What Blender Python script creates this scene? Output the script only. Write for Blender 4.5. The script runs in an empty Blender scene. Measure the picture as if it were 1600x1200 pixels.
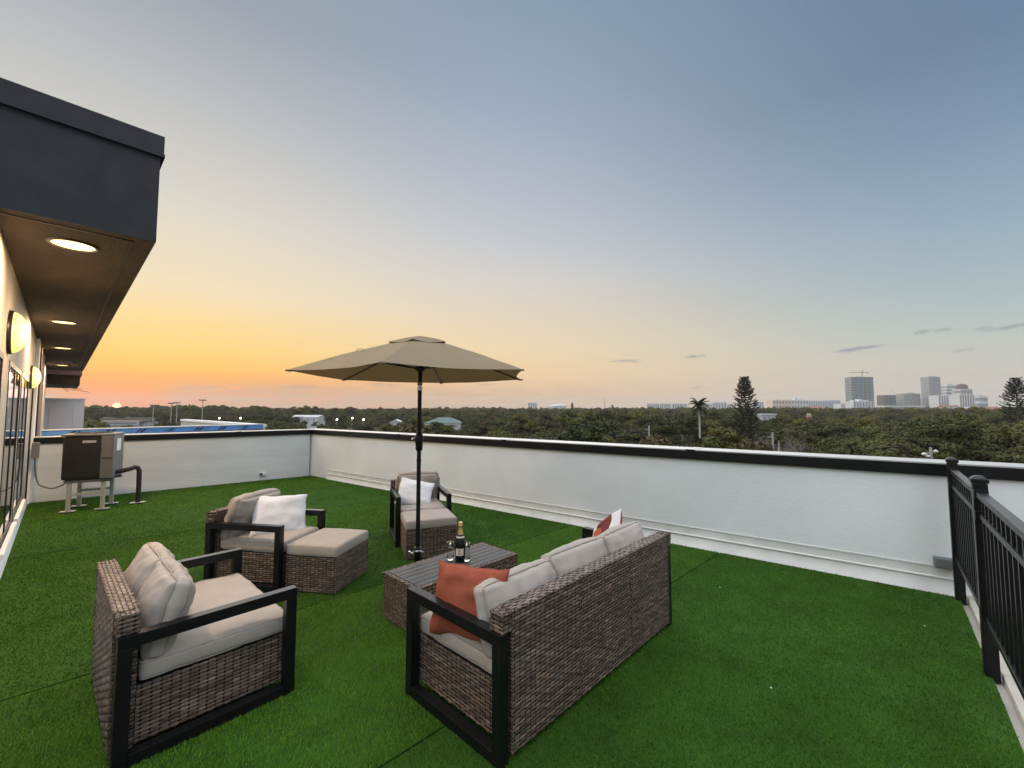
import bpy, bmesh, math, random
import numpy as np
from mathutils import Vector, Matrix, noise
PI = math.pi
R = math.radians
random.seed(7)
rng = np.random.default_rng(7)
S = bpy.context.scene
COL = S.collection

# ------------------------------------------------------------------ camera
FPX, HOR, CAMZ = 664.7, 641.0, 1.6            # focal length and horizon row in 1600x1200 pixels
PITCH = math.atan((HOR - 600) / FPX)
cam_d = bpy.data.cameras.new('camera')
cam = bpy.data.objects.new('camera', cam_d)
COL.objects.link(cam)
cam.location = (0, 0, CAMZ)
cam.rotation_euler = (PI / 2 + PITCH, 0, 0)
cam_d.sensor_width = 36
cam_d.lens = FPX / 1600 * 36
cam_d.clip_start = 0.05
cam_d.clip_end = 20000
S.camera = cam


def ray(u, v):
    x, z = (u - 800) / FPX, (600 - v) / FPX
    c, s = math.cos(PITCH), math.sin(PITCH)
    return Vector((x, c - z * s, s + z * c))


def at(u, v, y):
    """world point seen at photo pixel u,v at depth y"""
    d = ray(u, v)
    return Vector((0, 0, CAMZ)) + d * (y / d.y)


def onz(u, v, z):
    d = ray(u, v)
    return Vector((0, 0, CAMZ)) + d * ((z - CAMZ) / d.z)


# ------------------------------------------------------------------ sky
SUN_AZ = math.atan2(182 - 800, FPX)            # from +Y, negative = towards -X
SUN_DIR = Vector((math.sin(SUN_AZ), math.cos(SUN_AZ), 0))
W = bpy.data.worlds.new('World')
S.world = W
W.use_nodes = True
nt = W.node_tree
nt.nodes.clear()


def lin(c):
    return tuple(((x / 255) / 12.92 if x / 255 <= .04045 else ((x / 255 + .055) / 1.055) ** 2.4) for x in c)


def node(t, nt_=None, **kw):
    n = (nt_ or nt).nodes.new(t)
    for k, v in kw.items():
        setattr(n, k, v)
    return n


def math_n(op, a, b=None, c=None, tree=None, clamp=False):
    tr = tree or nt
    n = tr.nodes.new('ShaderNodeMath')
    n.operation = op
    n.use_clamp = clamp
    for i, x in enumerate((a, b, c)):
        if x is None:
            continue
        if isinstance(x, (int, float)):
            n.inputs[i].default_value = x
        else:
            tr.links.new(x, n.inputs[i])
    return n.outputs[0]


def ramp(fac, stops, tree=None, interp='LINEAR'):
    tr = tree or nt
    n = tr.nodes.new('ShaderNodeValToRGB')
    n.color_ramp.interpolation = interp
    el = n.color_ramp.elements
    while len(el) < len(stops):
        el.new(0.5)
    for e, (p, c) in zip(el, stops):
        e.position = p
        e.color = (*c, 1)
    if fac is not None:
        tr.links.new(fac, n.inputs[0])
    return n.outputs[0]


def mix(fac, a, b, tree=None, blend='MIX'):
    tr = tree or nt
    n = tr.nodes.new('ShaderNodeMix')
    n.data_type = 'RGBA'
    n.blend_type = blend
    for sock, x in ((n.inputs[0], fac), (n.inputs[6], a), (n.inputs[7], b)):
        if isinstance(x, (int, float)):
            sock.default_value = x
        elif isinstance(x, tuple):
            sock.default_value = (*x, 1) if len(x) == 3 else x
        else:
            tr.links.new(x, sock)
    return n.outputs[2]


tc = node('ShaderNodeTexCoord')
sep = node('ShaderNodeSeparateXYZ')
nt.links.new(tc.outputs['Generated'], sep.inputs[0])
X, Y, Z = sep.outputs
elev = math_n('DIVIDE', math_n('ARCSINE', math_n('MAXIMUM', Z, 0.0)), PI / 2)      # 0 horizon .. 1 zenith
az = math_n('ARCTAN2', X, Y)
saz = math_n('SUBTRACT', az, SUN_AZ)
caz = math_n('COSINE', saz)                                                        # 1 at the sun's azimuth
saz_abs = math_n('DIVIDE', math_n('ARCCOSINE', caz), PI)                           # 0 sun .. 1 opposite


def sky_ramp(stops):
    return ramp(elev, [(d / 90, lin(c)) for d, c in stops])


r0 = sky_ramp([(0, (236, 104, 26)), (1.5, (250, 132, 26)), (3, (254, 160, 42)), (4.5, (254, 190, 76)), (6.5, (252, 208, 112)), (10, (247, 217, 152)),
               (13, (240, 221, 184)), (21, (219, 213, 200)), (31, (186, 188, 189)), (40, (153, 161, 172)), (90, (112, 135, 162))])
r1 = sky_ramp([(0, (212, 184, 163)), (2.5, (230, 191, 150)), (5, (240, 205, 156)), (8, (238, 213, 173)), (12, (228, 211, 186)), (17, (213, 208, 201)),
               (22, (195, 198, 203)), (28, (179, 186, 198)), (37, (154, 168, 187)), (45, (138, 156, 176)), (90, (108, 131, 160))])
r2 = sky_ramp([(0, (190, 184, 180)), (2.3, (198, 193, 184)), (5, (194, 196, 188)), (8, (179, 192, 190)), (13, (160, 179, 188)), (18, (144, 166, 185)),
               (25, (121, 146, 170)), (32, (103, 128, 153)), (60, (98, 121, 150)), (90, (108, 131, 160))])
r3 = sky_ramp([(0, (168, 172, 182)), (6, (178, 184, 195)), (15, (172, 182, 197)), (30, (150, 164, 184)), (55, (125, 146, 173)), (90, (108, 131, 160))])
a1, a2 = 43 / 180, 93 / 180


def smooth(x, lo, hi):
    n = node('ShaderNodeMapRange')
    n.interpolation_type = 'SMOOTHSTEP'
    nt.links.new(x, n.inputs[0])
    n.inputs[1].default_value = lo
    n.inputs[2].default_value = hi
    return n.outputs[0]


sky = mix(smooth(saz_abs, 0.02, a1 + .02), r0, r1)
sky = mix(smooth(saz_abs, a1 - .03, a2 + .02), sky, r2)
sky = mix(smooth(saz_abs, a2 + .02, 0.85), sky, r3)
# low grey-mauve cloud bank along the sunset horizon and a few thin wisps: noise in direction space
el_deg = math_n('MULTIPLY', elev, 90.0)
cv = node('ShaderNodeCombineXYZ')
nt.links.new(math_n('MULTIPLY', az, 9.0), cv.inputs[0])
nt.links.new(math_n('MULTIPLY', el_deg, 1.3), cv.inputs[1])
nz = node('ShaderNodeTexNoise')
nz.inputs['Scale'].default_value = 1.0
nz.inputs['Detail'].default_value = 6
nz.inputs['Roughness'].default_value = .6
nt.links.new(cv.outputs[0], nz.inputs['Vector'])
bank = math_n('MULTIPLY', smooth(nz.outputs[0], .32, .54), math_n('MULTIPLY', smooth(el_deg, 4.2, 1.6), smooth(saz_abs, .42, .12)))

cv2 = node('ShaderNodeCombineXYZ')
nt.links.new(math_n('MULTIPLY', az, 60.0), cv2.inputs[0])
nt.links.new(math_n('MULTIPLY', el_deg, 2.2), cv2.inputs[1])
nz2 = node('ShaderNodeTexNoise')
nz2.inputs['Scale'].default_value = 1.0
nz2.inputs['Detail'].default_value = 5
nz2.inputs['Roughness'].default_value = .62
nt.links.new(cv2.outputs[0], nz2.inputs['Vector'])


def wisp(u, v, wu, wv, tilt, amount):
    """a small flat cloud: direction, half sizes in degrees"""
    d = ray(u, v)
    a0, e0 = math.atan2(d.x, d.y), math.degrees(math.atan2(d.z, math.hypot(d.x, d.y)))
    da = math_n('MULTIPLY', math_n('SUBTRACT', az, a0), 180 / PI)
    de = math_n('SUBTRACT', math_n('SUBTRACT', el_deg, e0), math_n('MULTIPLY', da, tilt))
    q = math_n('ADD', math_n('POWER', math_n('ABSOLUTE', math_n('DIVIDE', da, wu)), 2.0), math_n('POWER', math_n('ABSOLUTE', math_n('DIVIDE', de, wv)), 2.0))
    q = math_n('ADD', q, math_n('MULTIPLY', math_n('SUBTRACT', nz2.outputs[0], .5), 3.4))
    return math_n('MULTIPLY', smooth(q, 1.0, .1), amount)


for (u, v, wu, wv, tl, am) in ((1340, 545, 2.2, .26, .10, .85), (1322, 549, .9, .3, .1, .5), (1440, 519, .9, .24, .1, .7), (1472, 516, .8, .22, .1, .6), (1572, 512, 2.0, .22, .1, .8),
                               (1535, 513, .8, .16, .08, .5), (1507, 547, .9, .17, .05, .5), (972, 564, 1.9, .2, 0, .65), (993, 564, .8, .28, 0, .55), (1085, 557, 1.5, .22, 0, .7), (1087, 606, 1.3, .16, 0, .5),
                               (470, 604, 3.0, .28, .02, .6), (600, 601, 2.6, .26, -.02, .55), (310, 606, 3.0, .28, .05, .5), (760, 601, 1.6, .2, 0, .4), (380, 612, 5, .2, 0, .4)):
    far_warm = u < 900
    sky = mix(wisp(u, v, wu, wv, tl, am), sky, lin((188, 152, 138)) if far_warm else lin((150, 155, 160)))
# the setting sun: a bright flattened blob half sunk behind the trees, with a reddish glow
sd = ray(182, 634.5).normalized()
dot = node('ShaderNodeVectorMath', operation='DOT_PRODUCT')
nt.links.new(tc.outputs['Generated'], dot.inputs[0])
dot.inputs[1].default_value = sd
ang = math_n('MULTIPLY', math_n('ARCCOSINE', math_n('MINIMUM', dot.outputs['Value'], .9999999)), 180 / PI)
sky = mix(math_n('MULTIPLY', bank, math_n('MULTIPLY', smooth(ang, 2.2, 6.0), .8)), sky, lin((196, 164, 134)))
glow = smooth(ang, 4.5, 0.0)
sky = mix(math_n('MULTIPLY', glow, .5), sky, (1.0, .27, .045))
disc = smooth(ang, .36, .20)
sky = mix(disc, sky, (6.0, 3.4, 1.0))
nish = node('ShaderNodeTexSky')
nish.sky_type = 'NISHITA'
nish.sun_disc = False
nish.sun_elevation = R(2.0)
nish.sun_rotation = SUN_AZ
nish.air_density = 1.0
nish.dust_density = 1.5
nish.ozone_density = 2.0
SKY_STRENGTH = .1
sc10 = node('ShaderNodeVectorMath', operation='SCALE')
nt.links.new(sky, sc10.inputs[0])
sc10.inputs[3].default_value = .372 / SKY_STRENGTH
scn = node('ShaderNodeVectorMath', operation='SCALE')
nt.links.new(nish.outputs[0], scn.inputs[0])
scn.inputs[3].default_value = .03
addn = node('ShaderNodeVectorMath', operation='ADD')
nt.links.new(sc10.outputs[0], addn.inputs[0])
nt.links.new(scn.outputs[0], addn.inputs[1])
bg = node('ShaderNodeBackground')
bg.inputs[1].default_value = SKY_STRENGTH
nt.links.new(addn.outputs[0], bg.inputs[0])
wo = node('ShaderNodeOutputWorld')
nt.links.new(bg.outputs[0], wo.inputs[0])

# ------------------------------------------------------------------ sun lamp: wide soft fill added high above the sunset to brighten the walls
sun_d = bpy.data.lights.new('sun', 'SUN')
sun_d.energy = 1.5
sun_d.angle = R(150)
sun_d.color = (1.0, .985, .97)
sun = bpy.data.objects.new('sun', sun_d)
COL.objects.link(sun)
sun_to = Vector((math.sin(SUN_AZ) * math.cos(R(68)), math.cos(SUN_AZ) * math.cos(R(68)), math.sin(R(68))))
sun.rotation_euler = sun_to.to_track_quat('Z', 'Y').to_euler()
sun.location = (0, 0, 60)

S.view_settings.view_transform = 'Standard'
S.view_settings.look = 'None'
S.view_settings.exposure = 1.46
S.view_settings.gamma = 1
S.view_settings.use_curve_mapping = False
S.cycles.use_denoising = True
S.cycles.max_bounces = 8
S.cycles.diffuse_bounces = 4
S.cycles.glossy_bounces = 4
S.cycles.transmission_bounces = 8
S.cycles.transparent_max_bounces = 8
S.cycles.sample_clamp_indirect = 6
S.cycles.caustics_reflective = False
S.cycles.caustics_refractive = False


# ------------------------------------------------------------------ materials
def M(name, col, rough=.6, metal=0., var=.15, scale=6., bump=0., bscale=120., spec=.5, detail=4, stretch=(1, 1, 1), col2=None, emit=None, estr=0., trans=0., ior=1.45, rvar=0.,
      attr=None, rnd=0., coat=0.):
    m = bpy.data.materials.new(name)
    m.use_nodes = True
    t = m.node_tree
    b = t.nodes['Principled BSDF']
    b.inputs['Roughness'].default_value = rough
    b.inputs['Metallic'].default_value = metal
    b.inputs['Specular IOR Level'].default_value = spec
    b.inputs['IOR'].default_value = ior
    b.inputs['Transmission Weight'].default_value = trans
    b.inputs['Coat Weight'].default_value = coat
    c = tuple(col)
    tco = t.nodes.new('ShaderNodeTexCoord')
    mp = t.nodes.new('ShaderNodeMapping')
    mp.inputs['Scale'].default_value = stretch
    t.links.new(tco.outputs['Object'], mp.inputs[0])
    n = t.nodes.new('ShaderNodeTexNoise')
    n.inputs['Scale'].default_value = scale
    n.inputs['Detail'].default_value = detail
    n.inputs['Roughness'].default_value = .6
    t.links.new(mp.outputs[0], n.inputs['Vector'])
    lo = tuple(x * (1 - var) for x in c)
    hi = tuple(min(1, x * (1 + var)) for x in (col2 or c))
    out = ramp(n.outputs[0], [(.3, lo), (.7, hi)], t)
    if attr:
        at_ = t.nodes.new('ShaderNodeAttribute')
        at_.attribute_name = attr
        out = mix(1.0, out, at_.outputs['Color'], t, 'MULTIPLY')
    if rnd:
        oi = t.nodes.new('ShaderNodeObjectInfo')
        out = mix(1.0, out, ramp(oi.outputs['Random'], [(0, (1 - rnd, 1 - rnd * .9, 1 - rnd)), (.5, (1, 1, .95)), (1, (1 + rnd, 1 + rnd * .7, 1 + rnd * .2))], t), t, 'MULTIPLY')
    t.links.new(out, b.inputs['Base Color'])
    if rvar:
        t.links.new(math_n('MULTIPLY_ADD', n.outputs[0], rvar, rough - rvar / 2, t), b.inputs['Roughness'])
    if bump:
        n2 = t.nodes.new('ShaderNodeTexNoise')
        n2.inputs['Scale'].default_value = bscale
        n2.inputs['Detail'].default_value = 3
        t.links.new(mp.outputs[0], n2.inputs['Vector'])
        bp = t.nodes.new('ShaderNodeBump')
        bp.inputs['Strength'].default_value = 1
        bp.inputs['Distance'].default_value = bump
        t.links.new(n2.outputs[0], bp.inputs['Height'])
        t.links.new(bp.outputs[0], b.inputs['Normal'])
    if emit:
        b.inputs['Emission Color'].default_value = (*emit, 1)
        b.inputs['Emission Strength'].default_value = estr
    return m


MT = {}
MT['black_metal'] = M('black_metal', (.007, .007, .008), .36, spec=.35, var=.25, scale=9, bump=.00015, bscale=500, rvar=.12)
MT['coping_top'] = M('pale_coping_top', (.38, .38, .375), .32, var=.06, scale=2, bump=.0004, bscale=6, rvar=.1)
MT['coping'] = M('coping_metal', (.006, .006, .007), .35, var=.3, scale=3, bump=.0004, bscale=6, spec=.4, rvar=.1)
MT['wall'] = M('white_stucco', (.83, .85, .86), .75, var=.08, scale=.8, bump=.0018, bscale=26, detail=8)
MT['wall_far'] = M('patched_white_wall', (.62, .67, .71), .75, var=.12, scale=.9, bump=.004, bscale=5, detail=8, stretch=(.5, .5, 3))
MT['flash'] = M('white_membrane', (.70, .70, .67), .55, var=.12, scale=2.5, bump=.002, bscale=12)
MT['fascia'] = M('charcoal_stucco', (.028, .031, .038), .62, var=.25, scale=5, bump=.001, bscale=160, detail=8)
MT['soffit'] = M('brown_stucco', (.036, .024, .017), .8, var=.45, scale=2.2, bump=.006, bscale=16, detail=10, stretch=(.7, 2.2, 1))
MT['cream'] = M('cream_stucco', (.44, .41, .37), .75, var=.08, scale=2, bump=.0015, bscale=60)
MT['glass_dark'] = M('window_glass', (.012, .014, .016), .03, var=.05, spec=.8, ior=1.6)
MT['frame'] = M('bronze_frame', (.028, .022, .020), .35, var=.2)
MT['turf_base'] = M('turf_backing', (.030, .080, .010), .95, var=.3, scale=3, bump=.004, bscale=240, spec=.15)
MT['concrete'] = M('concrete', (.50, .47, .41), .85, var=.15, scale=4, bump=.002, bscale=60)
MT['ground'] = M('ground', (.045, .048, .026), .95, var=.35, scale=.02, detail=8, col2=(.07, .06, .04))
MT['fabric'] = M('beige_fabric', (.40, .355, .315), .9, var=.05, scale=9, bump=.0006, bscale=700, spec=.2)
MT['piping'] = M('fabric_piping', (.35, .31, .275), .9, var=.05, spec=.2)
MT['white_fabric'] = M('white_fabric', (.76, .77, .79), .9, var=.04, scale=9, bump=.0005, bscale=500, spec=.2)
MT['rust'] = M('rust_linen', (.30, .080, .047), .9, var=.12, scale=14, bump=.0007, bscale=600, spec=.2)
MT['canopy'] = M('tan_canopy', (.40, .325, .22), .85, var=.05, scale=3, bump=.0004, bscale=600, spec=.2)
MT['plank'] = M('grey_plastic_wood', (.046, .042, .042), .5, var=.3, scale=10, bump=.001, bscale=60, stretch=(.12, 3, 1), rnd=.12)
MT['ac_grille'] = M('dark_louvre', (.032, .033, .033), .5, var=.2)
MT['ac_grey'] = M('grey_painted_steel', (.135, .135, .14), .5, var=.08)
MT['galv'] = M('galvanised_steel', (.52, .52, .50), .45, metal=.5, var=.15, scale=20)
MT['foam'] = M('black_pipe_foam', (.016, .014, .014), .75, var=.4, scale=30, bump=.004, bscale=40)
MT['grey_plastic'] = M('grey_plastic', (.16, .17, .17), .5)
MT['white_plastic'] = M('white_plastic', (.75, .75, .73), .5, var=.04)
MT['steel'] = M('polished_steel', (.72, .72, .72), .18, metal=1., var=.05)
MT['bottle'] = M('bottle_glass', (.006, .012, .007), .05, var=.1, spec=.6)
MT['foil'] = M('gold_foil', (.80, .55, .24), .32, metal=.85, var=.1, bump=.001, bscale=180)
MT['label'] = M('cream_label', (.72, .66, .57), .6, var=.06, scale=30)
MT['label_mark'] = M('brown_print', (.22, .12, .08), .6, var=.2)
MT['gold'] = M('gold_rim', (.80, .55, .22), .2, metal=1., var=.05)
MT['blue_wrap'] = M('blue_membrane', (.075, .22, .50), .4, var=.25, scale=3, bump=.01, bscale=5)
MT['brick_red'] = M('primer_red', (.20, .085, .06), .8, var=.2)
MT['lamp_disc'] = M('lit_disc', (1, .8, .5), .5, emit=(1.0, .64, .25), estr=1.3)
MT['sconce'] = M('lit_dome', (1, .8, .4), .5, emit=(1.0, .66, .18), estr=.42)
MT['mauve'] = M('mauve_stucco', (.25, .17, .155), .8, var=.1)
MT['navy_dark'] = M('dark_joint', (.012, .013, .022), .5)
MT['red_sign'] = M('red_sign', (.30, .05, .035), .5)
MT['pale_sign'] = M('pale_yellow', (.75, .62, .42), .5)
MT['street_lit'] = M('lit_street_lamp', (1, .9, .7), .5, emit=(1.0, .88, .62), estr=12)
MT['pole'] = M('concrete_pole', (.38, .36, .33), .8, var=.15)
MT['bark'] = M('bark', (.10, .075, .055), .9, var=.3, scale=6)
MT['palm_trunk'] = M('palm_trunk', (.42, .40, .37), .8, var=.15, scale=4)
MT['bare'] = M('bare_twigs', (.24, .21, .20), .9, var=.2)
LEAFK = dict(rough=.75, spec=.25, var=.3, scale=1.2, attr='tone')
MT['leaf'] = M('olive_leaves', (.058, .066, .022), rnd=.32, **LEAFK)
MT['leaf2'] = M('yellow_green_leaves', (.088, .090, .025), rnd=.28, **LEAFK)
MT['leaf3'] = M('brown_olive_leaves', (.080, .070, .036), rnd=.25, **LEAFK)
MT['pine'] = M('dark_pine', (.016, .019, .009), rnd=.0, **LEAFK)
MT['frond'] = M('palm_frond', (.050, .056, .017), rnd=.15, **LEAFK)


def glass_mat():
    m = bpy.data.materials.new('clear_glass')
    m.use_nodes = True
    t = m.node_tree
    b = t.nodes['Principled BSDF']
    b.inputs['Base Color'].default_value = (.97, .98, .97, 1)
    b.inputs['Roughness'].default_value = .01
    b.inputs['Transmission Weight'].default_value = 1
    b.inputs['IOR'].default_value = 1.45
    return m


MT['clear_glass'] = glass_mat()
_t = MT['canopy'].node_tree
_b = _t.nodes['Principled BSDF']
_tr = _t.nodes.new('ShaderNodeBsdfTranslucent')
_tr.inputs[0].default_value = (.45, .34, .20, 1)
_mx = _t.nodes.new('ShaderNodeMixShader')
_mx.inputs[0].default_value = .38
_t.links.new(_b.outputs[0], _mx.inputs[1])
_t.links.new(_tr.outputs[0], _mx.inputs[2])
_t.links.new(_mx.outputs[0], _t.nodes['Material Output'].inputs[0])


def wicker_mat():
    m = M('wicker', (.165, .124, .099), .5, var=.55, scale=40, bump=.0007, bscale=260, stretch=(.35, .35, 3), attr='tone', spec=.35)
    return m


MT['wicker'] = wicker_mat()
MT['wicker_core'] = M('wicker_core', (.018, .014, .012), .9, var=.2)  # near-black backing, the shade inside the weave gaps as a colour


# ------------------------------------------------------------------ mesh helpers
class MB:
    """collects geometry, then links it as one mesh object"""

    def __init__(self):
        self.v, self.f, self.mi, self.tone, self.smooth = [], [], [], [], []
        self.has_tone = False

    def add(self, verts, faces, mi=0, tone=None, smooth=False):
        o = len(self.v)
        self.v.extend([tuple(p) for p in verts])
        for fc in faces:
            self.f.append(tuple(i + o for i in fc))
            self.mi.append(mi)
            self.tone.append(tone if tone is not None else (1, 1, 1))
            self.smooth.append(smooth)
        if tone is not None:
            self.has_tone = True
        return self

    def box(self, c, s, mi=0, rot=None, bevel=0., tone=None):
        bm = bmesh.new()
        bmesh.ops.create_cube(bm, size=1)
        for v in bm.verts:
            v.co = Vector((v.co.x * s[0], v.co.y * s[1], v.co.z * s[2]))
        if bevel:
            bmesh.ops.bevel(bm, geom=bm.edges[:], offset=min(bevel, min(s) * .45), segments=2, affect='EDGES', profile=.6)
        m = Matrix.Translation(c) @ (rot.to_4x4() if rot is not None else Matrix())
        bm.verts.index_update()
        self.add([m @ v.co for v in bm.verts], [[v.index for v in f.verts] for f in bm.faces], mi, tone)
        bm.free()
        return self

    def box6(self, x0, x1, y0, y1, z0, z1, mi=0, bevel=0., tone=None):
        return self.box(((x0 + x1) / 2, (y0 + y1) / 2, (z0 + z1) / 2), (abs(x1 - x0), abs(y1 - y0), abs(z1 - z0)), mi, None, bevel, tone)

    def tube(self, pts, r, n=10, mi=0, cap=True, closed=False, tone=None):
        pts = [Vector(p) for p in pts]
        k = len(pts)
        rs = r if isinstance(r, (list, tuple)) else [r] * k
        vs = []
        ref = None
        for i, p in enumerate(pts):
            if closed:
                d = pts[(i + 1) % k] - pts[i - 1]
            else:
                d = pts[min(i + 1, k - 1)] - pts[max(i - 1, 0)]
            d.normalize()
            if ref is None:
                ref = Vector((0, 0, 1)) if abs(d.z) < .9 else Vector((1, 0, 0))
            a = d.cross(ref)
            if a.length < 1e-5:
                a = d.orthogonal()
            a.normalize()
            b = a.cross(d).normalized()
            ref = b
            for j in range(n):
                t = 2 * PI * j / n
                vs.append(p + (a * math.cos(t) + b * math.sin(t)) * rs[i])
        fs = []
        for i in range(k if closed else k - 1):
            i2 = (i + 1) % k
            for j in range(n):
                j2 = (j + 1) % n
                fs.append((i * n + j, i * n + j2, i2 * n + j2, i2 * n + j))
        self.add(vs, fs, mi, tone, True)
        if cap and not closed:
            self.add(vs[:n], [tuple(range(n))[::-1]], mi, tone)
            self.add(vs[-n:], [tuple(range(n))], mi, tone)
        return self

    def lathe(self, prof, n=28, c=(0, 0, 0), mi=0, a0=0., a1=2 * PI, tone=None, mis=None):
        full = abs(a1 - a0 - 2 * PI) < 1e-6
        m = n if full else n + 1
        vs = []
        for (r, z) in prof:
            for j in range(m):
                t = a0 + (a1 - a0) * j / n
                vs.append((c[0] + r * math.cos(t), c[1] + r * math.sin(t), c[2] + z))
        for i in range(len(prof) - 1):
            fs = []
            for j in range(n):
                j2 = (j + 1) % m
                fs.append((i * m + j, i * m + j2, (i + 1) * m + j2, (i + 1) * m + j))
            o = len(self.v)
            if i == 0:
                base = o
                self.v.extend(vs)
            for fc in fs:
                self.f.append(tuple(q + base for q in fc))
                self.mi.append(mis[i] if mis else mi)
                self.tone.append(tone or (1, 1, 1))
                self.smooth.append(True)
        return self

    def build(self, name, mats, parent=None, loc=None, rotz=None, weld=False):
        me = bpy.data.meshes.new(name)
        me.from_pydata(self.v, [], self.f)
        if not isinstance(mats, (list, tuple)):
            mats = [mats]
        for m in mats:
            me.materials.append(MT[m] if isinstance(m, str) else m)
        if self.f:
            me.polygons.foreach_set('material_index', self.mi)
            me.polygons.foreach_set('use_smooth', self.smooth)
        if self.has_tone:
            at_ = me.attributes.new('tone', 'FLOAT_COLOR', 'FACE')
            at_.data.foreach_set('color', np.array([(*t, 1) for t in self.tone], dtype=np.float32).ravel())
        me.update()
        if weld:
            bm = bmesh.new()
            bm.from_mesh(me)
            bmesh.ops.remove_doubles(bm, verts=bm.verts, dist=1e-5)
            bmesh.ops.recalc_face_normals(bm, faces=bm.faces)
            bm.to_mesh(me)
            bm.free()
        o = bpy.data.objects.new(name, me)
        COL.objects.link(o)
        if parent is not None:
            o.parent = parent
        if loc is not None:
            o.location = loc
        if rotz is not None:
            o.rotation_euler = (0, 0, rotz)
        return o


def np_mesh(name, verts, faces, mats, parent=None, tone=None):
    me = bpy.data.meshes.new(name)
    nv, nf, k = len(verts), len(faces), faces.shape[1]
    me.vertices.add(nv)
    me.vertices.foreach_set('co', verts.astype(np.float32).ravel())
    me.loops.add(nf * k)
    me.loops.foreach_set('vertex_index', faces.astype(np.int32).ravel())
    me.polygons.add(nf)
    me.polygons.foreach_set('loop_start', np.arange(0, nf * k, k, dtype=np.int32))
    for m in mats:
        me.materials.append(MT[m])
    if tone is not None:
        a = me.attributes.new('tone', 'FLOAT_COLOR', 'FACE')
        a.data.foreach_set('color', np.concatenate([tone, np.ones((nf, 1))], 1).astype(np.float32).ravel())
    me.update(calc_edges=True)
    o = bpy.data.objects.new(name, me)
    COL.objects.link(o)
    if parent is not None:
        o.parent = parent
    return o


def tag(o, label=None, cat=None, group=None, kind=None):
    if label:
        o['label'] = label
    if cat:
        o['category'] = cat
    if group:
        o['group'] = group
    if kind:
        o['kind'] = kind
    return o


def empty(name, loc=(0, 0, 0), rotz=0., label=None, cat=None, group=None):
    o = bpy.data.objects.new(name, None)
    COL.objects.link(o)
    o.location = loc
    o.rotation_euler = (0, 0, rotz)
    o.empty_display_size = .2
    return tag(o, label, cat, group)


def copy_tree(o, parent=None):
    c = o.copy()
    COL.objects.link(c)
    c.parent = parent
    for ch in o.children:
        copy_tree(ch, c)
    return c


# ------------------------------------------------------------------ layout of the roof terrace
A = Vector((-4.93, 10.55, 0))                      # corner of the two parapets
DIR_R = (Vector((4.233, 3.58, 0)) - A).normalized()   # along the long parapet
DIR_L = Vector((-3.41, -3.11, 0)).normalized()      # along the short parapet
T = Vector((-.727, .687, 0)).normalized()           # along the building
N = Vector((T.y, -T.x, 0))                          # out of the building
BANG = math.atan2(T.y, T.x)
WN = -.345                                          # offset of the building wall from the camera
CZ = 1.13                                           # parapet height
GZ = -14.0                                          # street level


def line_hit(p, d, q, e):
    det = d.x * (-e.y) + e.x * d.y
    r = q - p
    t = (r.x * (-e.y) + e.x * r.y) / det
    return p + d * t


C = line_hit(A, DIR_L, N * WN, T)
P1 = Vector((3.79, 3.70, 0))                       # first rail post, by the wall
RD = Vector((-.66, -.75, 0)).normalized()
P2 = Vector((2.897, 2.671, 0))
RD = (P2 - P1).normalized()
R0 = line_hit(A, DIR_R, P1, RD)

# ground, city side
g = MB()
g.add([(-9000, -2000, 0), (9000, -2000, 0), (9000, 12000, 0), (-9000, 12000, 0)], [(0, 1, 2, 3)])
ground = g.build('ground', 'ground', loc=(0, 0, GZ))
tag(ground, kind='structure')

# deck slab
deck_poly = [A + Vector((0, .2, 0)), R0 + DIR_R * .16, R0 + DIR_R * .16 + RD * 9, Vector((-4, -4, 0)), N * (-7) + T * 1, N * (-7) + T * 12, C]


def prism(mb, poly, z0, z1, mi=0):
    n = len(poly)
    vs = [(p.x, p.y, z0) for p in poly] + [(p.x, p.y, z1) for p in poly]
    fs = [tuple(range(n, 2 * n)), tuple(range(n))[::-1]] + [(i, (i + 1) % n, n + (i + 1) % n, n + i) for i in range(n)]
    mb.add(vs, fs, mi)


def ccw(poly):
    a = sum(poly[i].x * poly[(i + 1) % len(poly)].y - poly[(i + 1) % len(poly)].x * poly[i].y for i in range(len(poly)))
    return poly if a > 0 else poly[::-1]


m = MB()
prism(m, ccw(deck_poly), GZ, -.03)
deck = m.build('roof_deck', 'concrete')
tag(deck, kind='structure')
m = MB()
prism(m, ccw([R0 + DIR_R * .17, R0 + DIR_R * 5.2, R0 + DIR_R * 5.2 + RD * 9, R0 + DIR_R * .17 + RD * 9]), GZ, -2.9)
tag(m.build('lower_landing', 'concrete'), kind='structure')

# ------------------------------------------------------------------ artificial turf in rolls
turf_poly = ccw([A - DIR_R * .0, R0 + RD * .12 + DIR_R * .0, R0 + RD * 7.6 + DIR_R * .0, Vector((-3.4, -2.6, 0)), N * WN + T * 2.0, C])
TD = Vector((math.cos(R(44.5)), math.sin(R(44.5)), 0))
TN = Vector((-TD.y, TD.x, 0))
SEAMS = [-6, -1.8, 1.85, 3.72, 5.45, 7.15, 8.9, 10.6, 12.4]


def clip_poly(poly, n, lo, hi):
    for s, lim in ((1, lo), (-1, -hi)):
        out = []
        for i in range(len(poly)):
            p, q = poly[i], poly[(i + 1) % len(poly)]
            dp, dq = s * p.dot(n) - lim, s * q.dot(n) - lim
            if dp >= 0:
                out.append(p)
            if dp * dq < 0:
                out.append(p.lerp(q, dp / (dp - dq)))
        poly = out
        if not poly:
            return []
    return poly


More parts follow.
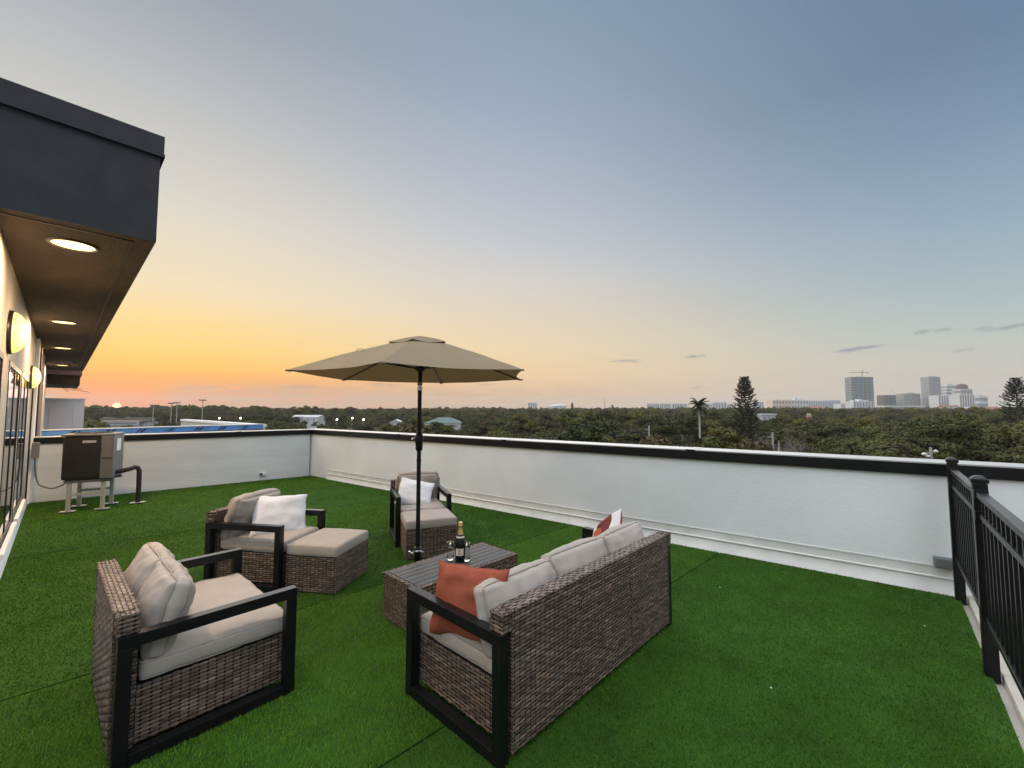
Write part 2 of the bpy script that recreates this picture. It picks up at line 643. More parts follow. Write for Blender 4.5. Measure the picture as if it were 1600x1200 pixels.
turf = empty('artificial_turf')
tag(turf, 'bright green artificial turf laid in rolls over the roof deck', 'turf', kind='structure')
strips = []
for i in range(len(SEAMS) - 1):
    pl = clip_poly(turf_poly, TN, SEAMS[i] + .008, SEAMS[i + 1] - .008)
    if len(pl) < 3:
        continue
    m = MB()
    prism(m, pl, -.026, 0.0 + (.002 if i % 2 else 0))
    m.build('turf_roll', 'turf_base', turf)
    strips.append((i, pl))


def in_poly(poly, P):
    ins = np.zeros(len(P), bool)
    n = len(poly)
    for i in range(n):
        a, b = poly[i], poly[(i + 1) % n]
        if abs(a.y - b.y) < 1e-9:
            continue
        ins ^= ((a.y > P[:, 1]) != (b.y > P[:, 1])) & (P[:, 0] < (b.x - a.x) * (P[:, 1] - a.y) / (b.y - a.y) + a.x)
    return ins


def turf_blades():
    V, Fc, Tn = [], [], []
    for (i, pl) in strips:
        xs, ys = [p.x for p in pl], [p.y for p in pl]
        lean_a = rng.uniform(0, 2 * PI)
        shade = rng.uniform(.86, 1.14)
        for (d0, d1, dens, wd, hh) in ((0, 3.2, 19000, .0038, .015), (3.2, 5.0, 9000, .0054, .015), (5.0, 7.5, 4600, .0075, .016), (7.5, 14, 2000, .012, .016)):
            area = (max(xs) - min(xs)) * (max(ys) - min(ys))
            n = int(area * dens)
            P = np.stack([rng.uniform(min(xs), max(xs), n), rng.uniform(min(ys), max(ys), n)], 1)
            rr = np.hypot(P[:, 0], P[:, 1])
            inv_ = (P[:, 1] > .9) & (np.abs(P[:, 0]) < P[:, 1] * 1.24 + .15)
            k = (rr >= d0) & (rr < d1) & (inv_ | (rng.uniform(0, 1, n) < .45))
            P = P[k]
            P = P[in_poly(pl, P)]
            n = len(P)
            if not n:
                continue
            ang = rng.uniform(0, PI, n)
            h = hh * rng.uniform(.6, 1.15, n)
            w = wd * rng.uniform(.7, 1.3, n)
            la = lean_a + rng.normal(0, 1.0, n)
            ln = h * rng.uniform(.1, .9, n)
            ax, ay = np.cos(ang) * w / 2, np.sin(ang) * w / 2
            a = np.stack([P[:, 0] - ax, P[:, 1] - ay, np.full(n, .0)], 1)
            b = np.stack([P[:, 0] + ax, P[:, 1] + ay, np.full(n, .0)], 1)
            c = np.stack([P[:, 0] + np.cos(la) * ln, P[:, 1] + np.sin(la) * ln, h], 1)
            base = sum(len(x) for x in V)
            V.append(np.stack([a, b, c], 1).reshape(-1, 3))
            Fc.append(np.arange(3 * n).reshape(-1, 3) + base)
            pat = .5 + .5 * np.sin(P[:, 0] * 1.7 + 1.3 * np.sin(P[:, 1] * 1.1)) * np.sin(P[:, 1] * 2.3 + 1.1 * np.sin(P[:, 0] * .9))
            t = (rng.uniform(.78, 1.22, n) * shade * (.86 + .28 * pat))[:, None] * np.array([[1, 1, 1]])
            yel = rng.uniform(0, 1, n) < .06
            t[yel] *= np.array([1.5, 1.1, .9])
            Tn.append(t)
    return np.concatenate(V), np.concatenate(Fc), np.concatenate(Tn)


MT['blade'] = M('turf_blade', (.080, .180, .016), .62, var=.12, scale=2, attr='tone', spec=.1)
tv, tf, tt = turf_blades()
o = np_mesh('turf_pile', tv, tf, ['blade'], None, tt)
tag(o, 'short green plastic grass pile covering the terrace', 'grass', kind='stuff')


db = MB()
for (u, v) in ((351, 851), (1125, 918), (1445, 978), (950, 842), (1205, 1075)):
    q_ = onz(u, v, .012)
    a_ = rng.uniform(0, PI)
    db.box((q_.x, q_.y, .013), (.010, .007, .003), rot=Matrix.Rotation(a_, 3, 'Z'))
tag(db.build('debris', 'white_plastic'), 'tiny pale specks of debris scattered over the turf', 'debris', kind='stuff')

# ------------------------------------------------------------------ parapets
def frame_of(d):
    return math.atan2(d.y, d.x)


def parapet(name, label, origin, d, length, inward, joints, flash, wallmat, x_start=0.):
    """local x along the wall, local y points inward when inward=+1"""
    p = empty(name, (origin.x, origin.y, 0), frame_of(d), label, 'wall')
    s = inward
    th = .30
    mb = MB()
    mb.box6(x_start, length, -s * .0, -s * th, GZ, CZ - .10)
    mb.build('wall_body', wallmat, p)
    xs = [x_start - .0] + joints + [length]
    for a, b in zip(xs[:-1], xs[1:]):
        mb = MB()
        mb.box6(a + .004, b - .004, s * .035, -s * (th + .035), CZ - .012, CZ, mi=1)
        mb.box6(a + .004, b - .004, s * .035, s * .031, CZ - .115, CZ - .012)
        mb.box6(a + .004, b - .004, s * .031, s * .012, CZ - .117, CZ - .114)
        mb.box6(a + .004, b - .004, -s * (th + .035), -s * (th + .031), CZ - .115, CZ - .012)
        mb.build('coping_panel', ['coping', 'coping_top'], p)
        if b != length:
            mb = MB()
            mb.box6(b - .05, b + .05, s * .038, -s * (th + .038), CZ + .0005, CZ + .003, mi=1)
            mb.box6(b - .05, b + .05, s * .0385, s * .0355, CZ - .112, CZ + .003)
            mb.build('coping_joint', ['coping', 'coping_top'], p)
    if flash:
        mb = MB()
        mb.box6(flash, length, s * .001, s * .010, .20, .212)
        mb.build('termination_bar', 'flash', p)
        mb = MB()
        mb.tube([(flash, s * .016, .115), (length, s * .016, .115)], .010, 8)
        mb.build('white_conduit', 'white_plastic', p)
        mb = MB()
        n = 60
        prof = [(.004, .20), (.008, .12), (.022, .06), (.045, .02), (.075, -.02)]
        vs, fs = [], []
        for i in range(n + 1):
            x = flash + (length - flash) * i / n
            wob = noise.noise((x * 2.1, 3.3, 0)) * .008
            for (y, z) in prof:
                vs.append((x, s * (y + wob * (1 - z / .2)), z))
        k = len(prof)
        for i in range(n):
            for j in range(k - 1):
                fs.append((i * k + j, i * k + j + 1, (i + 1) * k + j + 1, (i + 1) * k + j))
        mb.add(vs, fs, smooth=True)
        mb.build('base_flashing', 'flash', p)
    return p


right_len = (R0 - A).length + 5
parapet('parapet_wall', 'long white parapet wall with black metal coping facing the sofa', A, DIR_R, right_len, -1, [3.4, 6.05, 8.9, 12.6], .75, 'wall', -.36)
left_len = (C - A).length + .02
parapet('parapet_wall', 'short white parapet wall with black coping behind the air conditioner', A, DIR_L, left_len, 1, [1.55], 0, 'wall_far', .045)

# scupper / outlet box low on the short wall
q = line_hit(A, DIR_L, Vector((0, 0, 0)), ray(410, 748))
p = empty('wall_outlet', (q.x, q.y, .145), frame_of(DIR_L), 'small white outlet box low on the short parapet wall', 'outlet')
mb = MB()
mb.box((0, .02, 0), (.13, .04, .07), bevel=.005)
mb.build('box_cover', 'white_plastic', p)
mb = MB()
mb.box((.035, .0415, 0), (.05, .004, .05))
mb.build('socket', 'navy_dark', p)

# ------------------------------------------------------------------ building on the left
bld = empty('white_building', (0, 0, 0), BANG, 'white rooftop building with charcoal overhang, brown soffit and dark-framed windows', 'building')
# local x = T, local y = -N ; so y = -n
WY = -WN
SO, FT, CT = 2.85, 3.51, 3.66
T0, T1 = 4.05, 19.2
OV = -.43
tC = C.dot(T)
mb = MB()
ZS, ZH = .31, 2.06
# wall skin around three window openings
wins = [(4.5, 5.38), (6.02, 7.62), (7.85, 9.45)]
x = T0 + .02
for (a, b) in wins:
    mb.box6(x, a, WY, WY + .25, -.03, SO)
    mb.box6(a, b, WY, WY + .25, -.03, ZS)
    mb.box6(a, b, WY, WY + .25, ZH, SO)
    x = b
mb.box6(x, tC - .12, WY, WY + .25, -.03, SO)
mb.box6(tC + .4, T1, WY, WY + .25, GZ, SO)
mb.build('wall_panel', 'cream', bld)
mb = MB()
mb.box6(tC - .12, tC + .4, WY - .04, WY + .25, -.03, SO - .003)
mb.build('corner_pilaster', 'wall', bld)
mb = MB()
mb.box6(tC - .52, tC - .47, WY - .02, WY + .02, .05, 2.25)
mb.build('downpipe', 'navy_dark', bld)
mb = MB()
mb.box6(T0 + .02, tC - .125, WY - .022, WY - .001, -.03, .12)
mb.build('wall_base', 'wall', bld)
for (a, b) in wins:
    mb = MB()
    f = .05
    mb.box6(a, a + f, WY - .006, WY + .09, ZS, ZH)
    mb.box6(b - f, b, WY - .006, WY + .09, ZS, ZH)
    mb.box6(a + f, b - f, WY - .006, WY + .09, ZS, ZS + f)
    mb.box6(a + f, b - f, WY - .006, WY + .09, ZH - f, ZH)
    mid = (a + b) / 2
    if b - a > 1:
        mb.box6(mid - .025, mid + .025, WY - .004, WY + .085, ZS + f, ZH - f)
    wf = mb.build('window', 'frame', bld)
    for (c0, c1) in (((a + f, mid - .025), (mid + .025, b - f)) if b - a > 1 else ((a + f, b - f),)):
        mb = MB()
        mb.box6(c0, c1, WY + .002, WY + .012, ZS + f, ZH - f)
        mb.build('pane', 'glass_dark', wf)
    mb = MB()
    mb.box6(a - .03, b + .03, WY - .05, WY - .016, ZS - .05, ZS - .002)
    mb.build('window_sill', 'wall', wf)
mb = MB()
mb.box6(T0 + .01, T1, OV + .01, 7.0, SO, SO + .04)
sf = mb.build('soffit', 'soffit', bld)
mb = MB()
mb.box6(T0 + .10, T1 - .1, OV + .115, OV + .13, SO - .006, SO + .002)
mb.box6(T0 + .10, T0 + .115, OV + .13, 7.0, SO - .006, SO + .002)
mb.build('drip_groove', 'navy_dark', sf)
mb = MB()
mb.box6(T0, T1, OV, 7.0, SO + .042, FT)
mb.box6(T0, T0 + .009, OV, 7.0, SO, SO + .042)
mb.box6(T0, T1, OV, OV + .009, SO, SO + .042)
mb.build('fascia', 'fascia', bld)
mb = MB()
mb.box6(T0 - .018, T1 + .018, OV - .018, 7.0, FT + .001, CT)
mb.box6(T0 - .024, T0 - .018, OV - .024, 7.0, FT - .010, FT + .012)
mb.box6(T0 - .018, T1, OV - .024, OV - .018, FT - .010, FT + .012)
mb.build('roof_coping', 'fascia', bld)
mb = MB()
mb.box6(T0 + .02, T1, 6.6, 6.9, -.03, SO)
mb.build('rear_wall', 'cream', bld)
mb = MB()
mb.box6(T0 + .30, T0 + .55, WY + .252, 6.58, -.03, SO - .004)
mb.build('end_wall', 'cream', bld)
# strip of unfinished wall beyond the parapet
mb = MB()
mb.box6(tC + .9, tC + 1.2, WY - .05, WY - .002, 0, SO - .05)
mb.build('dark_strip', 'navy_dark', bld)
mb = MB()
mb.box6(tC + 2.2, tC + 2.9, WY - .05, WY - .003, 0, SO - .05)
mb.build('wall_patch', 'mauve', bld)

# second, lower overhang further along and white bulkhead
ov2 = empty('lower_overhang', (0, 0, 0), BANG, 'brown lower roof overhang beyond the far end of the soffit', 'overhang')
mb = MB()
mb.box6(19.5, 23, -.42, 3, 2.72, 3.12, bevel=.01)
mb.build('fascia_box', 'mauve', ov2)
mb = MB()
mb.box6(19.55, 23, -.38, 3, 2.42, 2.715)
mb.build('soffit_box', 'soffit', ov2)
wr = empty('loose_wires', (0, 0, 0), BANG, 'thin loose wires dangling under the lower overhang', 'wires')
for k in range(4):
    mb = MB()
    x0 = 19.6 + .05 * k
    y0 = .2 - .16 * k
    mb.tube([(x0, y0, 2.45), (x0 - .1, y0 - .05, 2.36), (x0 - .25, y0 - .2 + .08 * k, 2.3 - .03 * (k % 2)), (x0 - .32, y0 - .32, 2.18 + .05 * (k % 3))], .007, 6)
    mb.build('wire', 'black_metal', wr)
bh = empty('white_bulkhead', at(94, 641, 16.2) * 1.0, BANG, 'plain white box bulkhead standing beyond the short parapet under the sunset', 'bulkhead')
bh.location.z = 0
mb = MB()
pts = [at(57, 640, 16.0), at(130, 640, 16.0)]
wdt = (pts[1] - pts[0]).length
bh.rotation_euler = (0, 0, R(45.5))
bh.location = (pts[0].x * .5 + pts[1].x * .5, pts[0].y * .5 + pts[1].y * .5, 0)
wdt = (pts[1] - pts[0]).length * .74
mb.box6(-wdt / 2, wdt / 2, 0, 1.6, GZ, 2.0)
mb.build('stucco_box', 'wall', bh)
mb = MB()
mb.box6(-wdt / 2 - .02, wdt / 2 + .02, -.02, 1.62, 2.0, 2.05)
mb.build('cap_trim', 'wall', bh)
mb = MB()
mb.box6(-wdt * .22, -wdt * .20, -.012, -.001, -1, 1.75)
mb.box6(wdt * .27, wdt * .28, -.012, -.001, -1, 1.75)
mb.build('panel_joint', 'flash', bh)


# blue-wrapped roof curb
def wrap_mat():
    m = M('blue_wrap_print', (.10, .27, .58), .38, var=.22, scale=2.5, bump=.012, bscale=4)
    t = m.node_tree
    b = t.nodes['Principled BSDF']
    src = b.inputs['Base Color'].links[0].from_socket
    tcn = t.nodes.new('ShaderNodeTexCoord')
    sp = t.nodes.new('ShaderNodeSeparateXYZ')
    t.links.new(tcn.outputs['Object'], sp.inputs[0])
    sh = math_n('ADD', sp.outputs[0], math_n('MULTIPLY', sp.outputs[2], -1.2, tree=t), tree=t)
    fr = math_n('FRACT', math_n('MULTIPLY', sh, 1 / .82, tree=t), tree=t)
    blk = math_n('MULTIPLY', math_n('GREATER_THAN', fr, .72, tree=t), math_n('LESS_THAN', math_n('FRACT', math_n('MULTIPLY', sh, 1 / .13, tree=t), tree=t), .62, tree=t), tree=t)
    zz = math_n('MULTIPLY', math_n('GREATER_THAN', sp.outputs[2], .03, tree=t), math_n('LESS_THAN', sp.outputs[2], .15, tree=t), tree=t)
    t.links.new(mix(math_n('MULTIPLY', blk, zz, tree=t), src, (.012, .014, .03), t), b.inputs['Base Color'])
    return m


MT['blue_print'] = wrap_mat()
ba, bb = at(50, 676, 11.9), at(411, 664.5, 17.5)
bcv = bb - ba
blue = empty('wrapped_roof_curb', (ba.x, ba.y, 0), math.atan2(bcv.y, bcv.x), 'low roof curb wrapped in blue membrane with dark printed marks', 'roof curb')
L = bcv.length
mb = MB()
for (x0, x1) in ((0, L),):
    mb.box6(x0, x1, 0, .25, .84, 1.02)
bo = mb.build('blue_membrane', 'blue_print', blue)
for v in bo.data.vertices:
    v.co.z -= .84
bo.location.z = .84
mb = MB()
mb.box6(-.02, L + .02, -.012, .27, 1.021, 1.045)
mb.build('edge_trim', 'white_plastic', blue)
mb = MB()
mb.box6(0, L, .01, .24, GZ, .839)
mb.build('curb_wall', 'brick_red', blue)
ga, gb = at(283, 655, 30), at(403, 663, 19)
gv = gb - ga
gp = empty('grey_roof_edge', (ga.x, ga.y, 0), math.atan2(gv.y, gv.x), 'pale grey roof edge tapering behind the blue-wrapped curb', 'roof edge')
mb = MB()
mb.box6(0, gv.length, 0, .3, GZ, ga.z - .12)
mb.build('edge_wall', 'concrete', gp)
mb = MB()
mb.box6(-.05, gv.length, -.05, .35, ga.z - .118, ga.z)
mb.build('edge_cap', 'white_plastic', gp)

# downlights in the soffit
dl_labels = ['lit round downlight in the soffit nearest the charcoal fascia corner', 'second lit round downlight along the soffit', 'third lit round downlight along the soffit', 'farthest lit round downlight along the soffit']
for k, (u, v) in enumerate(((115, 382), (100, 503), (98.5, 543.5), (97.5, 570.5))):
    pnt = onz(u, v, SO)
    d = empty('recessed_downlight', (pnt.x, pnt.y, SO), BANG, dl_labels[k], 'downlight', 'recessed lights in the soffit')
    mb = MB()
    mb.lathe([(.0, -.004), (.115, -.004), (.12, -.006)], 32, mi=0)
    mb.build('lit_lens', 'lamp_disc', d)
    mb = MB()
    mb.lathe([(.12, -.002), (.12, -.012), (.132, -.014), (.143, -.008), (.145, -.001)], 32)
    mb.build('trim_ring', 'frame', d)
    ld = bpy.data.lights.new('downlight_glow', 'AREA')
    ld.shape = 'DISK'
    ld.size = .22
    ld.energy = 18
    ld.color = (1.0, .66, .36)
    lo = bpy.data.objects.new('downlight_glow', ld)
    COL.objects.link(lo)
    lo.parent = d
    lo.location = (0, 0, -.02)
# wall sconces: lit domes on the building wall
for k, (tt_, zz_, hh_) in enumerate(((5.72, 2.28, .18), (9.75, 2.10, .165))):
    p_ = T * tt_ + N * WN
    s_ = empty('wall_sconce', (p_.x, p_.y, zz_), BANG, ['lit yellow dome wall light at the left edge of the frame', 'lit yellow dome wall light further along beside the air conditioner corner'][k], 'wall light', 'dome wall lights')
    mb = MB()
    prof = [(hh_ * math.cos(a), -.025 - .085 * math.sin(a)) for a in [i * PI / 2 / 10 for i in range(11)]]
    mb.lathe([(r_, z_) for r_, z_ in prof], 28)
    o = mb.build('lit_dome', 'sconce', s_)
    o.rotation_euler = (-PI / 2, 0, 0)
    mb = MB()
    mb.lathe([(hh_ + .012, 0), (hh_ + .012, -.024), (hh_ - .004, -.028)], 28)
    o2 = mb.build('back_ring', 'frame', s_)
    o2.rotation_euler = (-PI / 2, 0, 0)
    o.location.y = -.001
    ld = bpy.data.lights.new('sconce_glow', 'POINT')
    ld.energy = 4
    ld.color = (1.0, .62, .30)
    ld.shadow_soft_size = .12
    lo = bpy.data.objects.new('sconce_glow', ld)
    COL.objects.link(lo)
    lo.parent = s_
    lo.location = (0, -.30, 0)

# ------------------------------------------------------------------ railing on the right
rail = empty('black_railing', (P1.x, P1.y, 0), frame_of(RD), 'black metal picket railing running from the long parapet past the frame edge', 'railing')
RL = (P2 - P1).length
posts = [0, RL, RL * 2.05, RL * 3.1]
for i, px in enumerate(posts):
    mb = MB()
    mb.box((px, 0, .565), (.066, .066, 1.17), bevel=.004)
    po = mb.build('post', 'black_metal', rail)
    mb = MB()
    mb.box((px, 0, 1.165), (.078, .078, .024), bevel=.005)
    mb.lathe([(.052, 1.178), (.026, 1.194), (.0, 1.198)], 4, (px, 0, 0), a0=PI / 4, a1=2 * PI + PI / 4)
    mb.build('post_cap', 'black_metal', po)
for a, b in zip(posts[:-1], posts[1:]):
    for nm, z, h_, w_ in (('top_rail', 1.085, .032, .045), ('middle_rail', .955, .030, .030), ('bottom_rail', .34, .034, .034)):
        mb = MB()
        mb.box6(a + .0345, b - .0345, -w_ / 2, w_ / 2, z - h_ / 2, z + h_ / 2, bevel=.003)
        mb.build(nm, 'black_metal', rail)
        if nm != 'bottom_rail':
            for e in (a + .035, b - .055):
                mb = MB()
                mb.box6(e, e + .02, -.032, .032, z - .03, z + .028, bevel=.003)
                mb.build('rail_bracket', 'black_metal', rail)
    n = int((b - a) / .112)
    for i in range(1, n + 1):
        x = a + (b - a) * i / (n + 1)
        mb = MB()
        mb.box6(x - .009, x + .009, -.009, .009, .357, .94)
        mb.box6(x - .009, x + .009, -.009, .009, .97, 1.069)
        mb.build('picket', 'black_metal', rail)
# concrete kerb strip under the railing and clutter in the corner
kb = MB()
kb.box6(-.12, 6.5, .045, .14, -.03, .020, bevel=.006)
kerb = kb.build('kerb_strip', 'concrete', loc=(P1.x, P1.y, 0), rotz=frame_of(RD))
tag(kerb, kind='structure')
cp = line_hit(A, DIR_R, Vector((0, 0, 0)), ray(1476, 880))
vb = empty('vent_box', (cp.x, cp.y, .255), frame_of(DIR_R), 'small grey junction box on the parapet beside the first railing post', 'junction box')
mb = MB()
mb.box((0, -.04, 0), (.15, .08, .085), bevel=.008)
mb.build('box_body', 'grey_plastic', vb)
mb = MB()
mb.box((0, -.084, 0), (.13, .006, .068), bevel=.002)
mb.build('cover_plate', 'grey_plastic', vb)


# ------------------------------------------------------------------ wicker
def weave(mb, o, U, V, w, h, pitch=.0180, stake=.038, amp=.0024, seed=0, tone_lo=.55, tone_hi=1.5):
    """woven strands along U stacked along V, on the plane through o; N = U x V points out"""
    U, V = Vector(U).normalized(), Vector(V).normalized()
    Nn = U.cross(V)
    o = Vector(o)
    rows = max(2, round(h / pitch))
    p = h / rows
    ns = max(2, round(w / stake))
    sp = w / ns
    seg = ns * 4
    rnd = random.Random(seed)
    for r in range(rows):
        vs = []
        c = V * (p * (r + .5))
        ph = (r % 2) * PI
        jit = rnd.uniform(-.0006, .0006)
        for i in range(seg + 1):
            x = w * i / seg
            d = amp * math.sin(PI * (x / sp) + ph + PI / 2)
            wf_ = .20 if i % 4 == 2 else .478
            for (a, q) in ((-wf_, -.0018), (0, .0011), (wf_, -.0018)):
                vs.append(o + U * x + c + V * (a * p) + Nn * (d + q + jit))
        base_t = rnd.uniform(.4 * tone_lo + .55, .4 * tone_hi + .55)
        cell = 1.0
        hue = rnd.uniform(-.06, .10)
        for i in range(seg):
            if i % 8 == 2:
                cell = rnd.uniform(.62, 1.32)
            t = base_t * cell
            tone = (t * (1 + hue), t, t * (1 - hue))
            b = i * 3
            mb.add([], [])
            off = len(mb.v)
            if i == 0:
                base = off
                mb.v.extend([tuple(q) for q in vs])
            for k in range(2):
                mb.f.append((base + b + k, base + b + 3 + k, base + b + 4 + k, base + b + 1 + k))
                mb.mi.append(0)
                mb.tone.append(tone)
                mb.smooth.append(True)
        mb.has_tone = True
    for s in range(ns + 1):
        x = sp * (s + .5)
        if s == ns:
            break
        q = o + U * x - Nn * .001
        mb.add([q - U * .0035, q + U * .0035, q + U * .0035 + V * h, q - U * .0035 + V * h], [(0, 1, 2, 3)], 0, (.10, .09, .085))  # stakes toned near black: shade of the weave gaps put into colour


def wicker_box(name, parent, x0, x1, y0, y1, z0, z1, faces, seed=0, extra=None):
    """box with woven faces; faces: subset of '+x -x +y -y +z'"""
    mb = MB()
    e = .007
    mb.box6(x0 + e, x1 - e, y0 + e, y1 - e, z0 + e, z1 - e, mi=1)
    sz = (x1 - x0, y1 - y0, z1 - z0)
    k = seed * 17
    i = .004
    if '+x' in faces:
        weave(mb, (x1 - i, y0, z0), (0, 1, 0), (0, 0, 1), sz[1], sz[2], seed=k)
    if '-x' in faces:
        weave(mb, (x0 + i, y1, z0), (0, -1, 0), (0, 0, 1), sz[1], sz[2], seed=k + 1)
    if '+y' in faces:
        weave(mb, (x1, y1 - i, z0), (-1, 0, 0), (0, 0, 1), sz[0], sz[2], seed=k + 2)
    if '-y' in faces:
        weave(mb, (x0, y0 + i, z0), (1, 0, 0), (0, 0, 1), sz[0], sz[2], seed=k + 3)
    if '+z' in faces:
        weave(mb, (x0, y1, z1 - i), (0, -1, 0), (1, 0, 0), sz[1], sz[0], seed=k + 4, stake=.029, pitch=.0170, tone_lo=.9, tone_hi=1.5)  # top strands toned lighter: lamp light from above put into the colour
    if '+zx' in faces:
        weave(mb, (x0, y0, z1 - i), (1, 0, 0), (0, 1, 0), sz[0], sz[1], seed=k + 5, stake=.029, pitch=.0170, tone_lo=.9, tone_hi=1.5)  # same lighter tone on top, light put into the colour
    o = mb.build(name, ['wicker', 'wicker_core'], parent)
    tag(o, kind='stuff')
    return o


# ------------------------------------------------------------------ cushions
def cushion(name, parent, w, d, h, loc, rot=(0, 0, 0), r=.035, bulge=.018, wrinkle=.004, seed=0, mat='fabric', sag=0.):
    """boxed cushion: w along x, d along y, h along z (centre at loc)"""
    half = Vector((w / 2, d / 2, h / 2))
    r = min(r, h * .45)

    def ticks(L, n):
        inner = L / 2 - r
        t = [-L / 2 + r * (1 - math.cos(a)) for a in (0, .35, .7, 1.05, 1.4)]
        t += list(np.linspace(-inner, inner, n))
        t += [-x for x in t[:5]][::-1]
        return sorted(set(round(x, 5) for x in t))
    tx, ty, tz = ticks(w, 26), ticks(d, 26), ticks(h, 4)
    mb = MB()

    def shape(p):
        inner = Vector([max(-(half[i] - r), min(half[i] - r, p[i])) for i in range(3)])
        dv = p - inner
        q = inner + (dv.normalized() * r if dv.length > 1e-9 else dv)
        fx, fy = 1 - (p.x / half.x) ** 2, 1 - (p.y / half.y) ** 2
        fx, fy = max(0, fx), max(0, fy)
        b = bulge * (fx ** .6) * (fy ** .6)
        fz = p.z / half.z
        q.z += fz * b - sag * fx * fy
        sb = bulge * .4 * (1 - abs(fz))
        q.x += math.copysign(sb * fy, p.x) * (abs(p.x) / half.x) ** 6
        q.y += math.copysign(sb * fx, p.y) * (abs(p.y) / half.y) ** 6
        nn = -.9 * max(0, .32 - abs(noise.noise((p.x * 5 + seed * 3.3, p.y * 11 + p.x * 4, p.z * 3 + seed)))) * 2 + noise.noise((p.x * 9 + seed * 7.1, p.y * 9, p.z * 9 + seed)) * .5 + noise.noise((p.x * 26 + seed, p.y * 7, p.z * 14)) * .35 + noise.noise((p.x * 6, p.y * 30 + seed * 3, p.z * 20)) * .35
        edge = .55 + .45 * max((abs(p.x) / half.x) ** 3, (abs(p.y) / half.y) ** 3)
        dirn = Vector((p.x / half.x * .3, p.y / half.y * .3, fz))
        q += dirn * nn * wrinkle * edge
        return q
    for (ta, tb, fn) in ((tx, ty, lambda a, b: (a, b, h / 2)), (ty, tx, lambda a, b: (b, a, -h / 2)), (tx, tz, lambda a, b: (a, -d / 2, b)), (tz, tx, lambda a, b: (b, d / 2, a)),
                         (ty, tz, lambda a, b: (w / 2, a, b)), (tz, ty, lambda a, b: (-w / 2, b, a))):
        vs = [shape(Vector(fn(a, b))) for a in ta for b in tb]
        nb = len(tb)
        fs = [(i * nb + j, (i + 1) * nb + j, (i + 1) * nb + j + 1, i * nb + j + 1) for i in range(len(ta) - 1) for j in range(nb - 1)]
        mb.add(vs, fs, smooth=True)
    o = mb.build(name, mat, parent, weld=True)
    o.location = loc
    o.rotation_euler = rot
    for sgn in (1, -1):
        mp = MB()
        pts = []
        zz = sgn * (half.z - r * .32)
        ox, oy = half.x - r * .22, half.y - r * .22
        cr = r * .8
        for (cx, cy, a0) in ((ox - cr, oy - cr, 0), (-ox + cr, oy - cr, PI / 2), (-ox + cr, -oy + cr, PI), (ox - cr, -oy + cr, 1.5 * PI)):
            for k in range(5):
                a = a0 + k * PI / 8
                pts.append(Vector((cx + cr * math.cos(a), cy + cr * math.sin(a), zz)))
        out = []
        for i, a in enumerate(pts):
            b = pts[(i + 1) % len(pts)]
            n = max(1, int((b - a).length / .05))
            for k in range(n):
                q = a.lerp(b, k / n)
                pp = Vector((max(-half.x, min(half.x, q.x * 1.02)), max(-half.y, min(half.y, q.y * 1.02)), zz))
                s_ = shape(pp)
                out.append(Vector((s_.x, s_.y, s_.z)))
        mp.tube(out, .0034, 6, closed=True)
        mp.build('piping', 'piping', o)
    return o


def pillow(name, loc, R3, w, h, t, mats, label, seed=0, cat='pillow', group=None):
    """throw pillow in its local xz plane, thickness along y; centre at loc; R3 a 3x3 rotation"""
    n = 30
    vs, fs, mi = [], [], []
    for side in (1, -1):
        for i in range(n + 1):
            for j in range(n + 1):
                x, z = math.sin((2 * i / n - 1) * PI / 2 * .97) / math.sin(PI / 2 * .97), math.sin((2 * j / n - 1) * PI / 2 * .97) / math.sin(PI / 2 * .97)
                X_ = x * w / 2 * (1 - .085 * (1 - z * z) * abs(x) ** 2)
                Z_ = z * h / 2 * (1 - .085 * (1 - x * x) * abs(z) ** 2)
                th = t / 2 * max(0, (1 - x * x)) ** .42 * max(0, (1 - z * z)) ** .42
                wr = noise.noise((x * 2.2 + seed * 3.7, z * 2.2, side * 2 + seed)) * .014 + noise.noise((x * 6 + seed, z * 5, side)) * .006
                edge = max(0, 1 - max(abs(x), abs(z)) ** 8)
                bend = .018 * noise.noise((x * 1.3 + seed, z * 1.3, 9))
                vs.append((X_ + .01 * noise.noise((z * 2, seed, 1)), side * (th + wr * edge) + bend, Z_ + .01 * noise.noise((x * 2, seed, 5))))
    k = (n + 1) ** 2
    for side in (0, 1):
        for i in range(n):
            for j in range(n):
                a = side * k + i * (n + 1) + j
                q = (a, a + n + 1, a + n + 2, a + 1)
                fs.append(q if side == 1 else q[::-1])
                mi.append(side if len(mats) > 1 else 0)
    mb = MB()
    for fc, mm in zip(fs, mi):
        mb.f.append(fc)
        mb.mi.append(mm)
        mb.tone.append((1, 1, 1))
        mb.smooth.append(True)
    mb.v = vs
    e = empty(name, loc, 0, label, cat, group)
    e.rotation_mode = 'QUATERNION'
    e.rotation_quaternion = R3.to_quaternion()
    mb.build('pillow_cover', mats, e, weld=True)
    rim = []
    for i in range(4 * n):
        sidei, kk = divmod(i, n)
        x, z = [(2 * kk / n - 1, -1), (1, 2 * kk / n - 1), (1 - 2 * kk / n, 1), (-1, 1 - 2 * kk / n)][sidei]
        X_ = x * w / 2 * (1 - .085 * (1 - z * z) * abs(x) ** 2)
        Z_ = z * h / 2 * (1 - .085 * (1 - x * x) * abs(z) ** 2)
        rim.append((X_ + .01 * noise.noise((z * 2, seed, 1)), .018 * noise.noise((x * 1.3 + seed, z * 1.3, 9)), Z_ + .01 * noise.noise((x * 2, seed, 5))))
    mr = MB()
    mr.tube(rim, .004, 6, closed=True)
    mr.build('seam', mats[0], e)
    return e


# ------------------------------------------------------------------ seating set (local x = facing, y = left)
D_, HA, TB = .766, .578, .055
BT = .675


